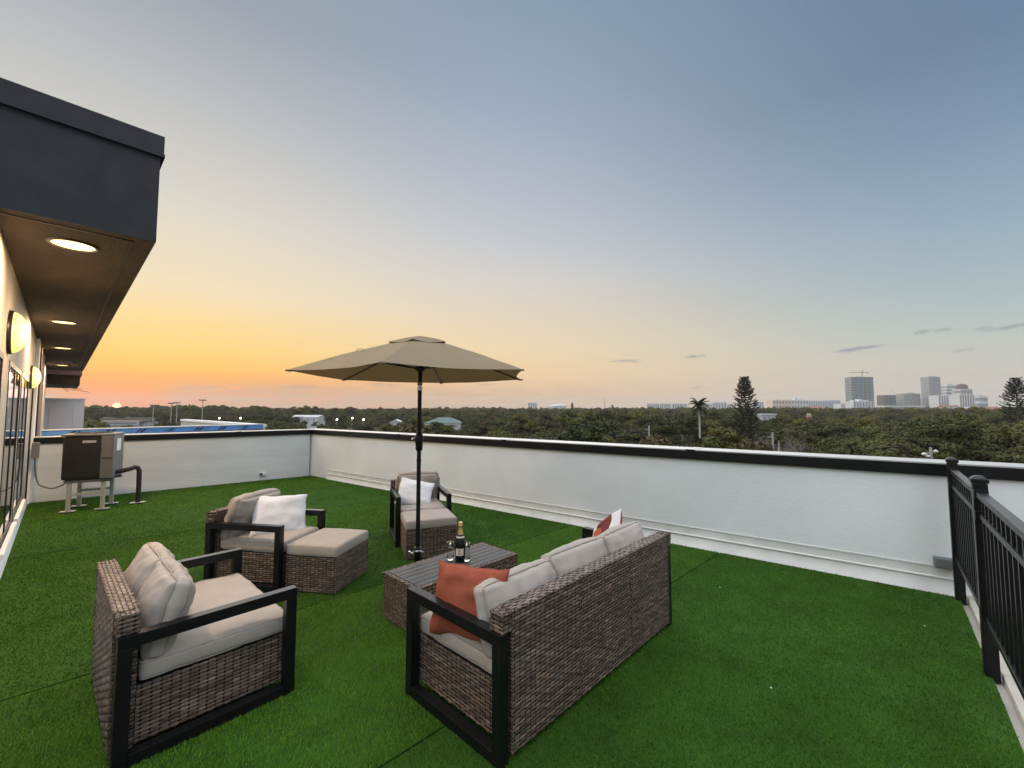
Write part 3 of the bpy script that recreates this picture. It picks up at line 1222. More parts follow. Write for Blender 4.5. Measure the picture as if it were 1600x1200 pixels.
def seating(name, pos, facing, length, seats, label, cat, skip_front=False, seed=0):
    e = empty(name, (pos[0], pos[1], 0), facing, label, cat)
    hl = length / 2
    for s in (1, -1):
        yo, yi = s * hl, s * (hl - TB)
        mb = MB()
        mb.box6(0, D_, yo, yi, HA - TB, HA, bevel=.003)
        mb.build('armrest', 'black_metal', e)
        for (a, b) in ((0, TB), (D_ - TB, D_)):
            mb = MB()
            mb.box6(a, b, yo, yi, -.01, HA - TB - .0005, bevel=.003)
            mb.build('leg', 'black_metal', e)
        mb = MB()
        mb.box6(TB + .0005, D_ - TB - .0005, yo, yi, .0, TB, bevel=.003)
        mb.build('base_rail', 'black_metal', e)
    inn = hl - TB - .012
    sw = 2 * inn / seats
    # woven back, one panel per seat, slightly proud of the rear legs, over the arms at the ends
    for k in range(seats):
        y0, y1 = -inn + k * sw + .0015, -inn + (k + 1) * sw - .0015
        fcs = '-x +x +z'
        if k == 0:
            fcs += ' -y'
        if k == seats - 1:
            fcs += ' +y'
        wicker_box('back_panel', e, -.012, .080, y0, y1, .035, BT, fcs, seed + k)
    # end blocks of the back above the arms
    for s in (1, -1):
        ya, yb = sorted((s * (inn + .0005), s * (hl - .006)))
        wicker_box('back_corner', e, -.008, .078, ya, yb, HA + .002, BT - .002, '-x +x +z ' + ('+y' if s > 0 else '-y'), seed + 7 + s)
    wicker_box('seat_base', e, .0825, D_ - .012, -inn, inn, .055, .315, '+x +y -y', seed + 5)
    cs = 'seat_cushion'
    if seats > 1 and name != 'loveseat':
        for k in range(seats):
            yc = -inn + (k + .5) * sw
            cushion(cs, e, .655, sw - .004, .105, (.415, yc, .371), r=.03, bulge=.016, wrinkle=.008, seed=seed + k)
    else:
        cushion(cs, e, .665, 2 * inn + .01, .105, (.42, 0, .371), r=.03, bulge=.018, wrinkle=.010, seed=seed)
    for k in range(seats):
        yc = -inn + (k + .5) * sw
        rr = random.Random(seed * 5 + k)
        hg = {'wicker_sofa': .345, 'loveseat': .365}.get(name, .41)
        cushion('back_cushion', e, hg, sw + .002, .095, (.190 + rr.uniform(-.008, .008), yc, .395 + .47 * hg + rr.uniform(-.010, .010)),
                rot=(rr.uniform(-.03, .03), R(-90 + 19) + rr.uniform(-.03, .03), rr.uniform(-.04, .04)), r=.030, bulge=.062, wrinkle=.020, seed=seed + 20 + k)
    return e


SOFA = dict(pos=(.574, 2.641), a=2.377, L=1.813)
sofa = seating('wicker_sofa', SOFA['pos'], SOFA['a'], SOFA['L'], 3, 'three-seat brown wicker sofa with grey cushions seen from behind', 'sofa', seed=1)
love = seating('loveseat', (-2.151, 2.322), .831, 1.066, 2, 'wicker loveseat with two puffy beige back cushions and no pillow', 'loveseat', seed=30)
ch1 = seating('wicker_armchair', (-2.735, 4.273), -.178, .66, 1, 'wicker armchair between loveseat and short parapet, holding a white pillow', 'armchair', seed=50)
ch2 = seating('wicker_armchair', (-1.327, 5.897), -1.201, .66, 1, 'wicker armchair beside the long parapet behind the umbrella pole', 'armchair', seed=70)


def ottoman(pos, facing, off, label, seed):
    c, s = math.cos(facing), math.sin(facing)
    e = empty('wicker_ottoman', (pos[0] + c * off, pos[1] + s * off, 0), facing, label, 'ottoman', 'ottomans pushed against the armchairs')
    w = .55
    dp = .49
    wicker_box('woven_base', e, 0, dp, -w / 2, w / 2, .012, .315, '+x -x +y -y', seed)
    cushion('seat_cushion', e, dp + .01, w + .01, .095, (dp / 2, 0, .365), r=.025, bulge=.01, wrinkle=.003, seed=seed + 3)
    for (a, b) in ((.03, .03), (.03, w - .03), (dp - .03, .03), (dp - .03, w - .03)):
        mb = MB()
        mb.lathe([(.018, -.012), (.018, .012), (0, .013)], 10, (a, b - w / 2, 0))
        mb.build('foot', 'black_metal', e)
    return e


ottoman((-2.735, 4.273), -.178, .79, 'wicker ottoman with beige cushion pushed against the armchair near the loveseat', 90)
ottoman((-1.327, 5.897), -1.201, .77, 'wicker ottoman with beige cushion in front of the far armchair behind the umbrella pole', 95)

# ------------------------------------------------------------------ coffee table
TX, TY, TA, TW, TDp, TH = -1.01, 3.391, .808, 1.046, .477, .348
tab = empty('coffee_table', (TX, TY, 0), TA, 'low wicker coffee table with grey slatted top beside the umbrella pole', 'table')
# local x along length, local -y depth
wicker_box('woven_base', tab, .006, TW - .006, -TDp + .006, -.006, .012, TH - .03, '+x -x +y -y', 110)
rimm = MB()
wicker_box('woven_rim', tab, 0, TW, -.034, 0, TH - .034, TH, '+y +zx', 111)
wicker_box('woven_rim', tab, 0, TW, -TDp, -TDp + .034, TH - .034, TH, '-y +zx', 112)
wicker_box('woven_rim', tab, 0, .034, -TDp + .0345, -.0345, TH - .034, TH, '-x +z', 113)
wicker_box('woven_rim', tab, TW - .034, TW, -TDp + .0345, -.0345, TH - .034, TH, '+x +z', 114)
np_ = 6
pw = (TDp - .07) / np_
for k in range(np_):
    mb = MB()
    y0 = -.035 - k * pw
    mb.box6(.036, TW - .036, y0 - pw + .0035, y0 - .0015, TH - .02, TH - .001, bevel=.003)
    mb.build('plank', 'plank', tab)

# ------------------------------------------------------------------ bottle and glasses on the table


def on_table(u, v):
    return onz(u, v, TH)


bp_ = on_table(719, 876.5)
bot = empty('champagne_bottle', (bp_.x, bp_.y, TH), 0, 'dark champagne bottle with gold foil neck and cream label on table', 'bottle')
mb = MB()
mb.lathe([(0, .002), (.038, .0), (.043, .006), (.0435, .15), (.041, .17), (.032, .20), (.022, .23), (.0165, .26)], 32)
mb.build('glass_body', 'bottle', bot)
mb = MB()
mb.lathe([(.0268, .212), (.0255, .222), (.0195, .248), (.0172, .27), (.0165, .285), (.0185, .287), (.0195, .292), (.0185, .297), (.0165, .299), (.0178, .303), (.0182, .312), (.0150, .320), (0, .323)], 24)
mb.build('foil', 'foil', bot)
ca = math.atan2(-bp_.y, -bp_.x)
mb = MB()
mb.lathe([(.0440, .055), (.0440, .112)], 20, a0=ca - .95, a1=ca + .65)
lb = mb.build('label', 'label', bot)
mb = MB()
for z_, a_, b_ in ((.098, -.5, .3), (.088, -.35, .15), (.074, -.6, .35), (.066, -.4, .2)):
    mb.lathe([(.0443, z_), (.0443, z_ + .003)], 12, a0=ca + a_, a1=ca + b_)
mb.lathe([(.0443, .058), (.0443, .108)], 4, a0=ca - .30, a1=ca - .16)
mb.build('label_print', 'label_mark', lb)
mb = MB()
mb.lathe([(.0275, .2125), (.0345, .195)], 24)
mb.build('neck_band', 'label', bot)
for k, (u, v, lb_) in enumerate(((703.5, 875, 'gold-rimmed stemless flute standing alone on the table to the bottle\'s left'), (729, 876.5, 'gold-rimmed stemless flute in front of the champagne bottle'))):
    gpnt = on_table(u, v)
    g_ = empty('champagne_flute', (gpnt.x, gpnt.y, TH), 0, lb_, 'glass', 'champagne flutes on the table')
    mb = MB()
    mb.lathe([(0, .001), (.018, .001), (.025, .006), (.030, .022), (.0305, .05), (.0285, .10), (.0262, .148), (.0247, .148), (.0268, .10), (.0287, .05), (.027, .026), (.016, .017), (0, .015)], 32)
    mb.build('glass_cup', 'clear_glass', g_)
    mb = MB()
    mb.tube([(.0256 * math.cos(a), .0256 * math.sin(a), .1485) for a in [2 * PI * i / 32 for i in range(32)]], .0013, 6, closed=True)
    mb.build('gold_rim', 'gold', g_)


# ------------------------------------------------------------------ throw pillows
def rot_from(normal, up):
    y = Vector(normal).normalized()
    z = Vector(up)
    z = (z - y * z.dot(y)).normalized()
    x = y.cross(z)
    return Matrix((x, y, z)).transposed()


def loc2w(pos, a, u, v, z):
    return Vector((pos[0] + u * math.cos(a) - v * math.sin(a), pos[1] + u * math.sin(a) + v * math.cos(a), z))


def dirw(a, u, v, z):
    return Vector((u * math.cos(a) - v * math.sin(a), u * math.sin(a) + v * math.cos(a), z))


def pattern_mat():
    m = M('abstract_print', (.74, .72, .70), .9, var=.05, scale=9, bump=.0005, bscale=500, spec=.2)
    t = m.node_tree
    b = t.nodes['Principled BSDF']
    src = b.inputs['Base Color'].links[0].from_socket
    tcn = t.nodes.new('ShaderNodeTexCoord')
    sp = t.nodes.new('ShaderNodeSeparateXYZ')
    t.links.new(tcn.outputs['Object'], sp.inputs[0])
    nn = t.nodes.new('ShaderNodeTexNoise')
    nn.inputs['Scale'].default_value = 5
    t.links.new(tcn.outputs['Object'], nn.inputs['Vector'])

    def blob(x0, z0, rx, rz):
        dx = math_n('POWER', math_n('ABSOLUTE', math_n('DIVIDE', math_n('SUBTRACT', sp.outputs[0], x0, tree=t), rx, tree=t), tree=t), 2.0, tree=t)
        dz = math_n('POWER', math_n('ABSOLUTE', math_n('DIVIDE', math_n('SUBTRACT', sp.outputs[2], z0, tree=t), rz, tree=t), tree=t), 2.0, tree=t)
        q = math_n('ADD', math_n('ADD', dx, dz, tree=t), math_n('MULTIPLY', nn.outputs[0], .5, tree=t), tree=t)
        return math_n('LESS_THAN', q, 1.25, tree=t)
    c = mix(blob(-.05, .10, .10, .16), src, (.17, .045, .040), t)
    c = mix(blob(.03, .04, .085, .075), c, (.44, .13, .06), t)
    c = mix(blob(.06, -.13, .12, .06), c, (.17, .045, .040), t)
    t.links.new(c, b.inputs['Base Color'])
    return m


MT['pattern'] = pattern_mat()
sp_, sa = SOFA['pos'], SOFA['a']
# rust pillow leaning in the near corner of the sofa: rust side towards the near arm
pillow('throw_pillow', loc2w(sp_, sa, .385, .765, .572), rot_from(dirw(sa, -.22, 1, .26), (0, 0, 1)) @ Matrix.Rotation(R(4), 3, 'Y'), .48, .37, .15, ['rust', 'pattern'],
       'rust orange throw pillow with patterned reverse leaning at the near end of the sofa', seed=3, group='sofa throw pillows')
pillow('throw_pillow', loc2w(sp_, sa, .40, -.66, .56), rot_from(dirw(sa, .55, .75, .30), dirw(sa, -.1, 0, 1)) @ Matrix.Rotation(R(40), 3, 'Y'), .42, .42, .15, ['pattern', 'rust'],
       'white throw pillow with rust and maroon shapes at the far end of the sofa', seed=8, group='sofa throw pillows')
c1, a1_ = (-2.735, 4.273), -.178
pillow('throw_pillow', loc2w(c1, a1_, .45, .06, .575), rot_from(dirw(a1_, .80, -.62, .52), (0, 0, 1)) @ Matrix.Rotation(R(-7), 3, 'Y'), .50, .40, .14, ['white_fabric'],
       'white throw pillow propped in the armchair near the loveseat', seed=12, group='white throw pillows')
c2, a2_ = (-1.327, 5.897), -1.201
pillow('throw_pillow', loc2w(c2, a2_, .43, -.06, .555), rot_from(dirw(a2_, .86, .05, .72), (0, 0, 1)) @ Matrix.Rotation(R(-17), 3, 'Y'), .44, .38, .14, ['white_fabric'],
       'white throw pillow tilted in the far armchair by the umbrella pole', seed=15, group='white throw pillows')

# ------------------------------------------------------------------ umbrella
UX, UY = -.857, 3.95
um = empty('patio_umbrella', (UX, UY, 0), 0, 'tan hexagonal patio umbrella with vented top and dark pole', 'umbrella')
mb = MB()
mb.lathe([(0, .0), (.20, .0), (.215, .012), (.205, .035), (.12, .06), (.05, .075), (.036, .09)], 36)
mb.build('base_weight', 'black_metal', um)
mb = MB()
mb.lathe([(.034, .08), (.030, .10), (.030, .33), (.034, .335), (.034, .36), (.021, .362)], 20)
st = mb.build('base_stem', 'black_metal', um)
mb = MB()
mb.lathe([(.0345, .318), (.037, .322), (.037, .333), (.0345, .337)], 20)
mb.tube([(-.036, -.01, .31), (-.07, -.02, .31)], .008, 8)
mb.tube([(-.07, -.02, .293), (-.07, -.02, .327)], .012, 8)
mb.tube([(.036, -.01, .318), (.055, -.02, .322)], .007, 8)
mb.build('clamp_ring', 'steel', st)
mb = MB()
mb.tube([(0, 0, .10), (0, 0, 1.83)], .0195, 16)
mb.tube([(0, 0, 1.80), (.012, 0, 2.27)], .0185, 16)
po = mb.build('pole', 'black_metal', um)
mb = MB()
mb.lathe([(.02, 1.225), (.032, 1.235), (.034, 1.30), (.040, 1.325), (.041, 1.352), (.033, 1.375), (.026, 1.40), (.0195, 1.41)], 20)
mb.box((0, -.04, 1.335), (.034, .03, .04), bevel=.006)
cr = mb.build('crank_housing', 'black_metal', um)
mb = MB()
mb.tube([(-.03, -.02, 1.345), (-.055, -.025, 1.345), (-.058, -.025, 1.33)], .006, 8)
mb.build('crank_handle', 'steel', cr)
mb = MB()
mb.lathe([(.0205, 1.785), (.023, 1.79), (.023, 1.855), (.0205, 1.86)], 18)
mb.build('tilt_joint', 'steel', um)
mb = MB()
mb.lathe([(.0205, 1.13), (.0225, 1.132), (.0225, 1.15), (.0205, 1.152)], 18)
mb.build('pole_sleeve', 'black_metal', um)
mb = MB()
mb.lathe([(.02, 1.955), (.05, 1.98), (.05, 2.0), (.02, 2.02)], 20)
mb.lathe([(.02, 2.17), (.045, 2.185), (.045, 2.21), (.02, 2.22)], 20)
mb.build('hub', 'black_metal', um)
UR, UZE, UZT = 1.10, 1.925, 2.245
TIP0 = R(29)


def canopy(mb, r0, r1, z0, z1, nseg=14, nr=14, scall=.055, sag=.045, thick=.0018, dz=0.):
    """six gores between ribs; r from r0 to r1; edge pulled in between tips; z falls along the rib, sagging between ribs"""
    for side in (0, 1):
        for k in range(6):
            vs = []
            for i in range(nr + 1):
                t = i / nr
                rr = r0 + (r1 - r0) * t
                for j in range(nseg + 1):
                    s = j / nseg
                    a0, a1 = TIP0 + k * PI / 3, TIP0 + (k + 1) * PI / 3
                    p = Vector((math.cos(a0), math.sin(a0), 0)).lerp(Vector((math.cos(a1), math.sin(a1), 0)), s) * rr
                    bow = 4 * s * (1 - s)
                    p *= 1 - scall * bow * t ** 2
                    z = z0 + (z1 - z0) * (t ** 1.12) + dz
                    z -= sag * bow * t * (1 - t * .55) * .6
                    z += .004 * noise.noise((p.x * 4, p.y * 4, k))
                    vs.append((p.x, p.y, z - side * thick))
            m_ = nseg + 1
            fs = [(i * m_ + j, (i + 1) * m_ + j, (i + 1) * m_ + j + 1, i * m_ + j + 1) for i in range(nr) for j in range(nseg)]
            if side:
                fs = [f[::-1] for f in fs]
            mb.add(vs, fs, smooth=True)


for k in range(1):
    mb = MB()
    canopy(mb, .13, UR, UZT, UZE)
    cn = mb.build('canopy', 'canopy', um)
mb = MB()
canopy(mb, .0, .30, UZT + .050, UZT - .026, nr=8, scall=.07, sag=.05)
mb.build('vent_cap', 'canopy', um)
for k in range(6):
    a = TIP0 + k * PI / 3
    c_, s_ = math.cos(a), math.sin(a)
    mb = MB()
    mb.tube([(.045 * c_, .045 * s_, 2.20), (UR * .45 * c_, UR * .45 * s_, 2.095), (UR * .985 * c_, UR * .985 * s_, UZE - .010)], [.008, .008, .006], 8)
    rb = mb.build('rib', 'black_metal', um)
    mb = MB()
    mb.tube([(.05 * c_, .05 * s_, 1.99), (UR * .48 * c_, UR * .48 * s_, 2.075)], .006, 8)
    mb.build('strut', 'black_metal', rb)
    mb = MB()
    mb.box((UR * .985 * c_, UR * .985 * s_, UZE - .004), (.05, .03, .014), rot=Matrix.Rotation(a, 3, 'Z'), bevel=.003)
    mb.build('tip_pocket', 'canopy', rb)
mb = MB()
aa = TIP0 + PI + .18
mb.tube([(math.cos(aa) * .56 + .03 * math.cos(t) * 1.2, math.sin(aa) * .56, 2.095 + .028 * math.sin(t)) for t in np.linspace(0, PI, 8)], .003, 6)
mb.build('tie_strap', 'canopy', um)

# ------------------------------------------------------------------ air conditioner on its stand
acp = (onz(108, 802, 0) + onz(170, 796, 0) + onz(164, 786, 0) + onz(109, 792, 0)) / 4
acp = Vector((-6.88, 7.05, 0))
ACR = R(30)
ac = empty('air_conditioner', (acp.x, acp.y, 0), ACR, 'grey and black outdoor air conditioner condenser on a steel stand', 'air conditioner')
w = .56
wx = .60
zb, zt = .50, 1.19
mb = MB()
mb.box6(-wx / 2, wx / 2 - .02, -w / 2, w / 2, zb, zt, bevel=.05)
mb.build('cabinet', 'ac_grille', ac)
# louvre fins on the front (-y) and left (-x) faces
for zi in range(30):
    z_ = zb + .06 + zi * .0205
    mb = MB()
    mb.box6(-wx / 2 + .03, wx / 2 - .145, -w / 2 - .012, -w / 2 + .004, z_, z_ + .011)
    mb.build('louvre', 'ac_grille', ac)
mb = MB()
mb.box6(wx / 2 - .14, wx / 2 + .012, -w / 2 - .014, w / 2, zb + .01, zt, bevel=.006)
pn = mb.build('service_panel', 'ac_grey', ac)
mb = MB()
mb.box6(wx / 2 - .12, wx / 2 - .005, -w / 2 - .026, -w / 2 - .0145, .84, zt - .02, bevel=.004)
mb.build('cover_plate', 'ac_grey', pn)
mb = MB()
mb.box6(wx / 2 + .0125, wx / 2 + .0145, -.12, .10, .93, 1.13)
mb.build('data_sticker', 'white_plastic', pn)
mb = MB()
mb.box6(-.06, .10, -w / 2 - .018, -w / 2 - .012, 1.08, 1.12, bevel=.002)
mb.build('badge', 'galv', ac)
mb = MB()
mb.box6(-wx / 2 - .012, wx / 2 + .016, -w / 2 - .018, w / 2 + .012, zt + .001, zt + .035, bevel=.012)
tp = mb.build('top_lid', 'ac_grey', ac)
mb = MB()
mb.lathe([(.24, zt + .036), (.24, zt + .05), (.225, zt + .052)], 30)
for k in range(12):
    a = k * PI / 6
    mb.tube([(.05 * math.cos(a), .05 * math.sin(a), zt + .055), (.23 * math.cos(a), .23 * math.sin(a), zt + .045)], .005, 6)
mb.build('fan_guard', 'ac_grille', tp)
for y_ in (-w / 2 + .05, w / 2 - .05):
    mb = MB()
    mb.box6(-wx / 2 + .04, wx / 2 + .02, y_ - .03, y_ + .03, zb - .045, zb - .001, bevel=.003)
    mb.build('stand_rail', 'ac_grey', ac)
for i, (x_, y_) in enumerate(((-.20, -w / 2 + .05), (.20, -w / 2 + .05), (-.20, w / 2 - .05), (.20, w / 2 - .05))):
    mb = MB()
    mb.box6(x_ - .025, x_ + .025, y_ - .025, y_ + .025, .012, zb - .046, bevel=.003)
    lg = mb.build('stand_leg', 'galv', ac)
    mb = MB()
    mb.box6(x_ - .09, x_ + .09, y_ - .05, y_ + .05, .018, .028)
    mb.build('foot_plate', 'galv', lg)
for y_ in (-w / 2 + .05, w / 2 - .05):
    mb = MB()
    mb.box6(-.174, .174, y_ - .012, y_ + .012, .26, .30)
    mb.build('cross_brace', 'galv', ac)
# insulated pipe
pe = Matrix.Rotation(-ACR, 3, 'Z') @ (onz(215, 785, 0.02) - acp)
mb = MB()
mb.tube([(wx / 2 + .0, -.10, .58), (wx / 2 + .08, -.08, .59), ((wx / 2 + .1 + pe.x) / 2, pe.y * .5, .61), (pe.x - .07, pe.y, .625), (pe.x - .02, pe.y, .61), (pe.x, pe.y, .56), (pe.x + .004, pe.y, .3), (pe.x, pe.y, .03)],
        [.03, .04, .036, .036, .037, .036, .035, .033], 12)
mb.build('insulated_pipe', 'foam', ac)
mb = MB()
mb.box((pe.x, pe.y, .022), (.20, .12, .008))
mb.build('pipe_flashing', 'galv', ac)
# disconnect box and cable on the corner
dp = T * (tC - .30) + N * (WN + .03)
dk = empty('disconnect_box', (dp.x, dp.y, .92), BANG, 'grey electrical disconnect box with looping cable beside the air conditioner', 'electrical box')
mb = MB()
mb.box((0, -.05, 0), (.14, .09, .26), bevel=.006)
mb.build('box_body', 'grey_plastic', dk)
e0 = Vector((0, -.05, -.13))
inv = Matrix.Rotation(-BANG, 3, 'Z')
e1 = inv @ (Vector((acp.x - .25, acp.y - .20, 0)) - dp)
pts = [e0, e0 + Vector((0, -.01, -.2)), e0 + Vector((-.02, -.04, -.38)), Vector((e1.x * .35, e1.y * .35, -.56)), Vector((e1.x * .7, e1.y * .7, -.58)), Vector((e1.x, e1.y, -.50))]
cat_ = []
for i in range(len(pts) - 1):
    for k in range(6):
        t = k / 6
        p0, p1, p2, p3 = pts[max(i - 1, 0)], pts[i], pts[i + 1], pts[min(i + 2, len(pts) - 1)]
        cat_.append(.5 * ((2 * p1) + (p2 - p0) * t + (2 * p0 - 5 * p1 + 4 * p2 - p3) * t * t + (3 * p1 - p0 - 3 * p2 + p3) * t ** 3))
cat_.append(pts[-1])
mb = MB()
mb.tube(cat_, .012, 8)
mb.build('cable', 'grey_plastic', dk)

# ================================================================== the town beyond the parapet
# crowns: several leaf-clump crowns shared by all broadleaf trees


def crown_mesh(seed, rx, rz, clumps, leaves, leaf):
    g_ = np.random.default_rng(seed)
    V, Tn = [], []
    for k in range(clumps):
        a = g_.uniform(0, 2 * PI)
        rr = rx * math.sqrt(g_.uniform(0, 1)) * .80
        z = rz * (.35 + .65 * (1 - (rr / rx) ** 2)) * g_.uniform(.45, 1.05)
        c = np.array([rr * math.cos(a), rr * math.sin(a), z])
        br = g_.uniform(.22, .38) * rx
        n = leaves
        d = g_.normal(0, 1, (n, 3))
        d[:, 2] = np.abs(d[:, 2]) * .9 - .25
        d /= np.linalg.norm(d, axis=1)[:, None]
        p = c + d * br * g_.uniform(.65, 1.08, (n, 1)) * np.array([1, 1, .62])
        nrm = d + g_.normal(0, .55, (n, 3))
        nrm /= np.linalg.norm(nrm, axis=1)[:, None]
        t1 = np.cross(nrm, g_.normal(0, 1, (n, 3)))
        t1 /= np.linalg.norm(t1, axis=1)[:, None] + 1e-9
        t2 = np.cross(nrm, t1)
        s = leaf * g_.uniform(.6, 1.35, (n, 1))
        s2 = s * g_.uniform(.5, .9, (n, 1))
        V.append(np.stack([p - t1 * s, p - t2 * s2, p + t1 * s, p + t2 * s2], 1))
        tone = g_.uniform(.72, 1.28) * g_.uniform(.75, 1.3, (n, 1)) * np.array([[1 + g_.uniform(-.08, .12), 1, 1 - g_.uniform(0, .2)]])
        Tn.append(tone)
    V = np.concatenate(V).reshape(-1, 3)
    F_ = np.arange(len(V)).reshape(-1, 4)
    return V, F_, np.concatenate(Tn)


KINDS = []      # prototype trees, far below view order: first placements reuse them
SPEC = [('leaf', 5.0, 5.2, 26), ('leaf', 4.2, 6.0, 22), ('leaf2', 4.6, 4.6, 24), ('leaf', 5.6, 4.8, 30), ('leaf3', 4.3, 5.0, 22), ('leaf2', 3.6, 5.6, 20), ('leaf', 3.4, 5.0, 18)]
for k, (mt, rx, rz, cl) in enumerate(SPEC):
    e = empty('broadleaf_tree', (0, 0, GZ))
    V, F_, tn = crown_mesh(40 + k, rx, rz, cl, 250, .215)
    o = np_mesh('crown', V, F_, [mt], e, tn)
    o.location.z = 5.0
    mb = MB()
    mb.tube([(0, 0, 0), (.1, .05, 2.5), (0, .1, 5.2), (.2, .1, 7.5)], [.34, .27, .22, .12], 8)
    for b in range(4):
        a = b * 1.6 + k
        mb.tube([(0, .1, 4.4 + .3 * b), (1.1 * math.cos(a), 1.1 * math.sin(a), 6.0 + .3 * b), (2.2 * math.cos(a), 2.2 * math.sin(a), 7.2 + .3 * b)], [.15, .11, .05], 6)
    mb.build('trunk', 'bark', e)
    KINDS.append([e, rz, rx, False])

# places that must stay in view: (u0, u1, v_bottom, depth)
CLEAR = [(160, 220, 664, 430), (222, 240, 664, 420), (454, 500, 661, 330), (503, 513, 662, 320), (604, 628, 661, 330), (660, 722, 664, 260), (1004, 1024, 694, 92), (1076, 1108, 694, 120), (1140, 1190, 690, 150),
         (1200, 1214, 700, 80), (1222, 1252, 700, 84), (1255, 1272, 654, 300), (1190, 1216, 654, 240), (1440, 1462, 714, 62), (338, 346, 662, 300), (371, 379, 662, 300), (521, 529, 664, 250), (546, 554, 664, 260), (562, 573, 666, 230), 
         (1562, 1600, 648, 170),  (236, 246, 660, 260), (264, 281, 660, 260), (312, 322, 660, 240)]


def project(x, y, z):
    c, s = math.cos(PITCH), math.sin(PITCH)
    z -= CAMZ
    yy = y * c + z * s
    return 800 + FPX * x / yy, 600 - FPX * (-y * s + z * c) / yy


def coping_v(u):
    return 671 + (u - 489) * .0533 if u > 489 else 671 + (489 - u) * .0287


near, far = [], []
tr_ = random.Random(11)
y = 46.
ring = []
r_ = 48.
while r_ < 4200:
    step = 9.0 if r_ < 420 else (9.0 + (r_ - 420) * .012)
    half = R(53)
    n = int(2 * half * r_ / step)
    for i in range(n):
        a = -half + 2 * half * (i + tr_.uniform(.05, .95)) / n
        rr = r_ + tr_.uniform(-.45, .45) * step
        ring.append((rr * math.sin(a), rr * math.cos(a), rr))
    r_ += step * .92
for (x, yv, rr) in ring:
    if yv < 40:
        continue
    k = tr_.randrange(len(SPEC))
    cl = noise.noise((x * .012, yv * .012, 3.1))
    gap = noise.noise((x * .02 + 9, yv * .02, 7.7))
    if gap > .40 and rr < 900:
        continue
    sc = tr_.uniform(.62, 1.28) * (1.0 + .38 * cl)
    if rr > 420:
        sc *= 1.0 + min(.55, (rr - 420) / 3000)
    top = GZ + (5.0 + SPEC[k][1] * 1.12) * sc
    if rr > 420:
        rise = noise.noise((x * .004, yv * .004, 1.7)) * 3.0 + tr_.uniform(-2.4, 2.2)
        top = CAMZ - 3.0 + min(1, (rr - 420) / 500) * 2.2 + rise * (.6 + min(1.2, rr / 1500)) + max(0, rr - 1200) * .0016
        sc = (top - GZ) / (5.0 + SPEC[k][1] * 1.12)
    u, v = project(x, yv, top)
    hw = SPEC[k][2] * sc / yv * FPX
    if v > coping_v(u) + 2 or u < -40 or u > 1640:
        continue
    bad = False
    for (u0, u1, vb_, dep) in CLEAR:
        if yv < dep + 4 and u + hw * .8 > u0 and u - hw * .8 < u1 and v < vb_:
            bad = True
            break
    if bad:
        continue
    rec = (x, yv, rr, k, sc, tr_.uniform(0, 2 * PI))
    (near if len(near) < 285 and rr < 420 else far).append(rec)
LANDM = [(120, 'near the setting sun'), (300, 'behind the blue-wrapped curb'), (440, 'by the white gabled house'), (560, 'by the lit street lamps'), (690, 'by the green-roofed pavilion'), (800, 'right of the umbrella'), (880, 'below the distant stadium'),
         (960, 'below the antenna mast'), (1030, 'left of the royal palm'), (1110, 'between palm and tall pine'), (1180, 'right of the tall pine'), (1240, 'around the bare tree'), (1300, 'below the roadside sign'), (1350, 'below the glass tower'),
         (1410, 'below the navy block'), (1460, 'below the tallest tower'), (1510, 'below the domed tower'), (1570, 'at the right edge of the canopy')]
TINT = {'leaf': 'olive-green', 'leaf2': 'yellow-green', 'leaf3': 'brownish-olive'}
for (x, yv, rr, k, sc, rz_) in near:
    rec = KINDS[k]
    if not rec[3]:
        e = rec[0]
        rec[3] = True
    else:
        e = copy_tree(rec[0])
    e.location = (x, yv, GZ)
    e.rotation_euler = (0, 0, rz_)
    e.scale = (sc * tr_.uniform(.9, 1.15), sc * tr_.uniform(.9, 1.15), sc)
    u, v = project(x, yv, GZ + (5.0 + SPEC[k][1] * 1.12) * sc)
    lm_ = min(LANDM, key=lambda q: abs(q[0] - u))[1]
    dv_ = coping_v(u) - v
    band = ['peeping over the coping', 'first row up', 'second row up', 'third row up', 'fourth row up', 'fifth row up', 'sixth row up', 'seventh row up', 'highest rows'][max(0, min(8, int(dv_ // 5)))]
    form = ('broad ' if SPEC[k][2] > 4.8 else ('narrow ' if SPEC[k][2] < 4 else '')) + ('tall' if sc > 1.0 else ('low' if sc < .82 else 'mid-sized'))
    tag(e, f'{form} {TINT[SPEC[k][0]]} broadleaf tree {lm_}, {band}', 'tree', f'{TINT[SPEC[k][0]]} trees of the near canopy')

# the far wood: one mass, crowns instanced on points
fm = bpy.data.meshes.new('distant_woods')
fm.from_pydata([(x, yv, GZ + 5.0 * sc) for (x, yv, rr, k, sc, rz_) in far], [], [])
for nm, ty, val in (('scl', 'FLOAT', [r_[4] for r_ in far]), ('rot', 'FLOAT', [r_[5] for r_ in far]), ('idx', 'INT', [r_[3] for r_ in far])):
    a_ = fm.attributes.new(nm, ty, 'POINT')
    a_.data.foreach_set('value', val)
fo = bpy.data.objects.new('distant_woods', fm)
COL.objects.link(fo)
tag(fo, 'dense far tree canopy stretching to the horizon', 'woods', kind='stuff')
gt = bpy.data.node_groups.new('wood_points', 'GeometryNodeTree')
gt.interface.new_socket('Geometry', in_out='INPUT', socket_type='NodeSocketGeometry')
gt.interface.new_socket('Geometry', in_out='OUTPUT', socket_type='NodeSocketGeometry')
gi, go = gt.nodes.new('NodeGroupInput'), gt.nodes.new('NodeGroupOutput')
iop = gt.nodes.new('GeometryNodeInstanceOnPoints')
g2i = gt.nodes.new('GeometryNodeGeometryToInstance')
crown_objs = [[c for c in rec[0].children if c.name.startswith('crown')][0] for rec in KINDS]
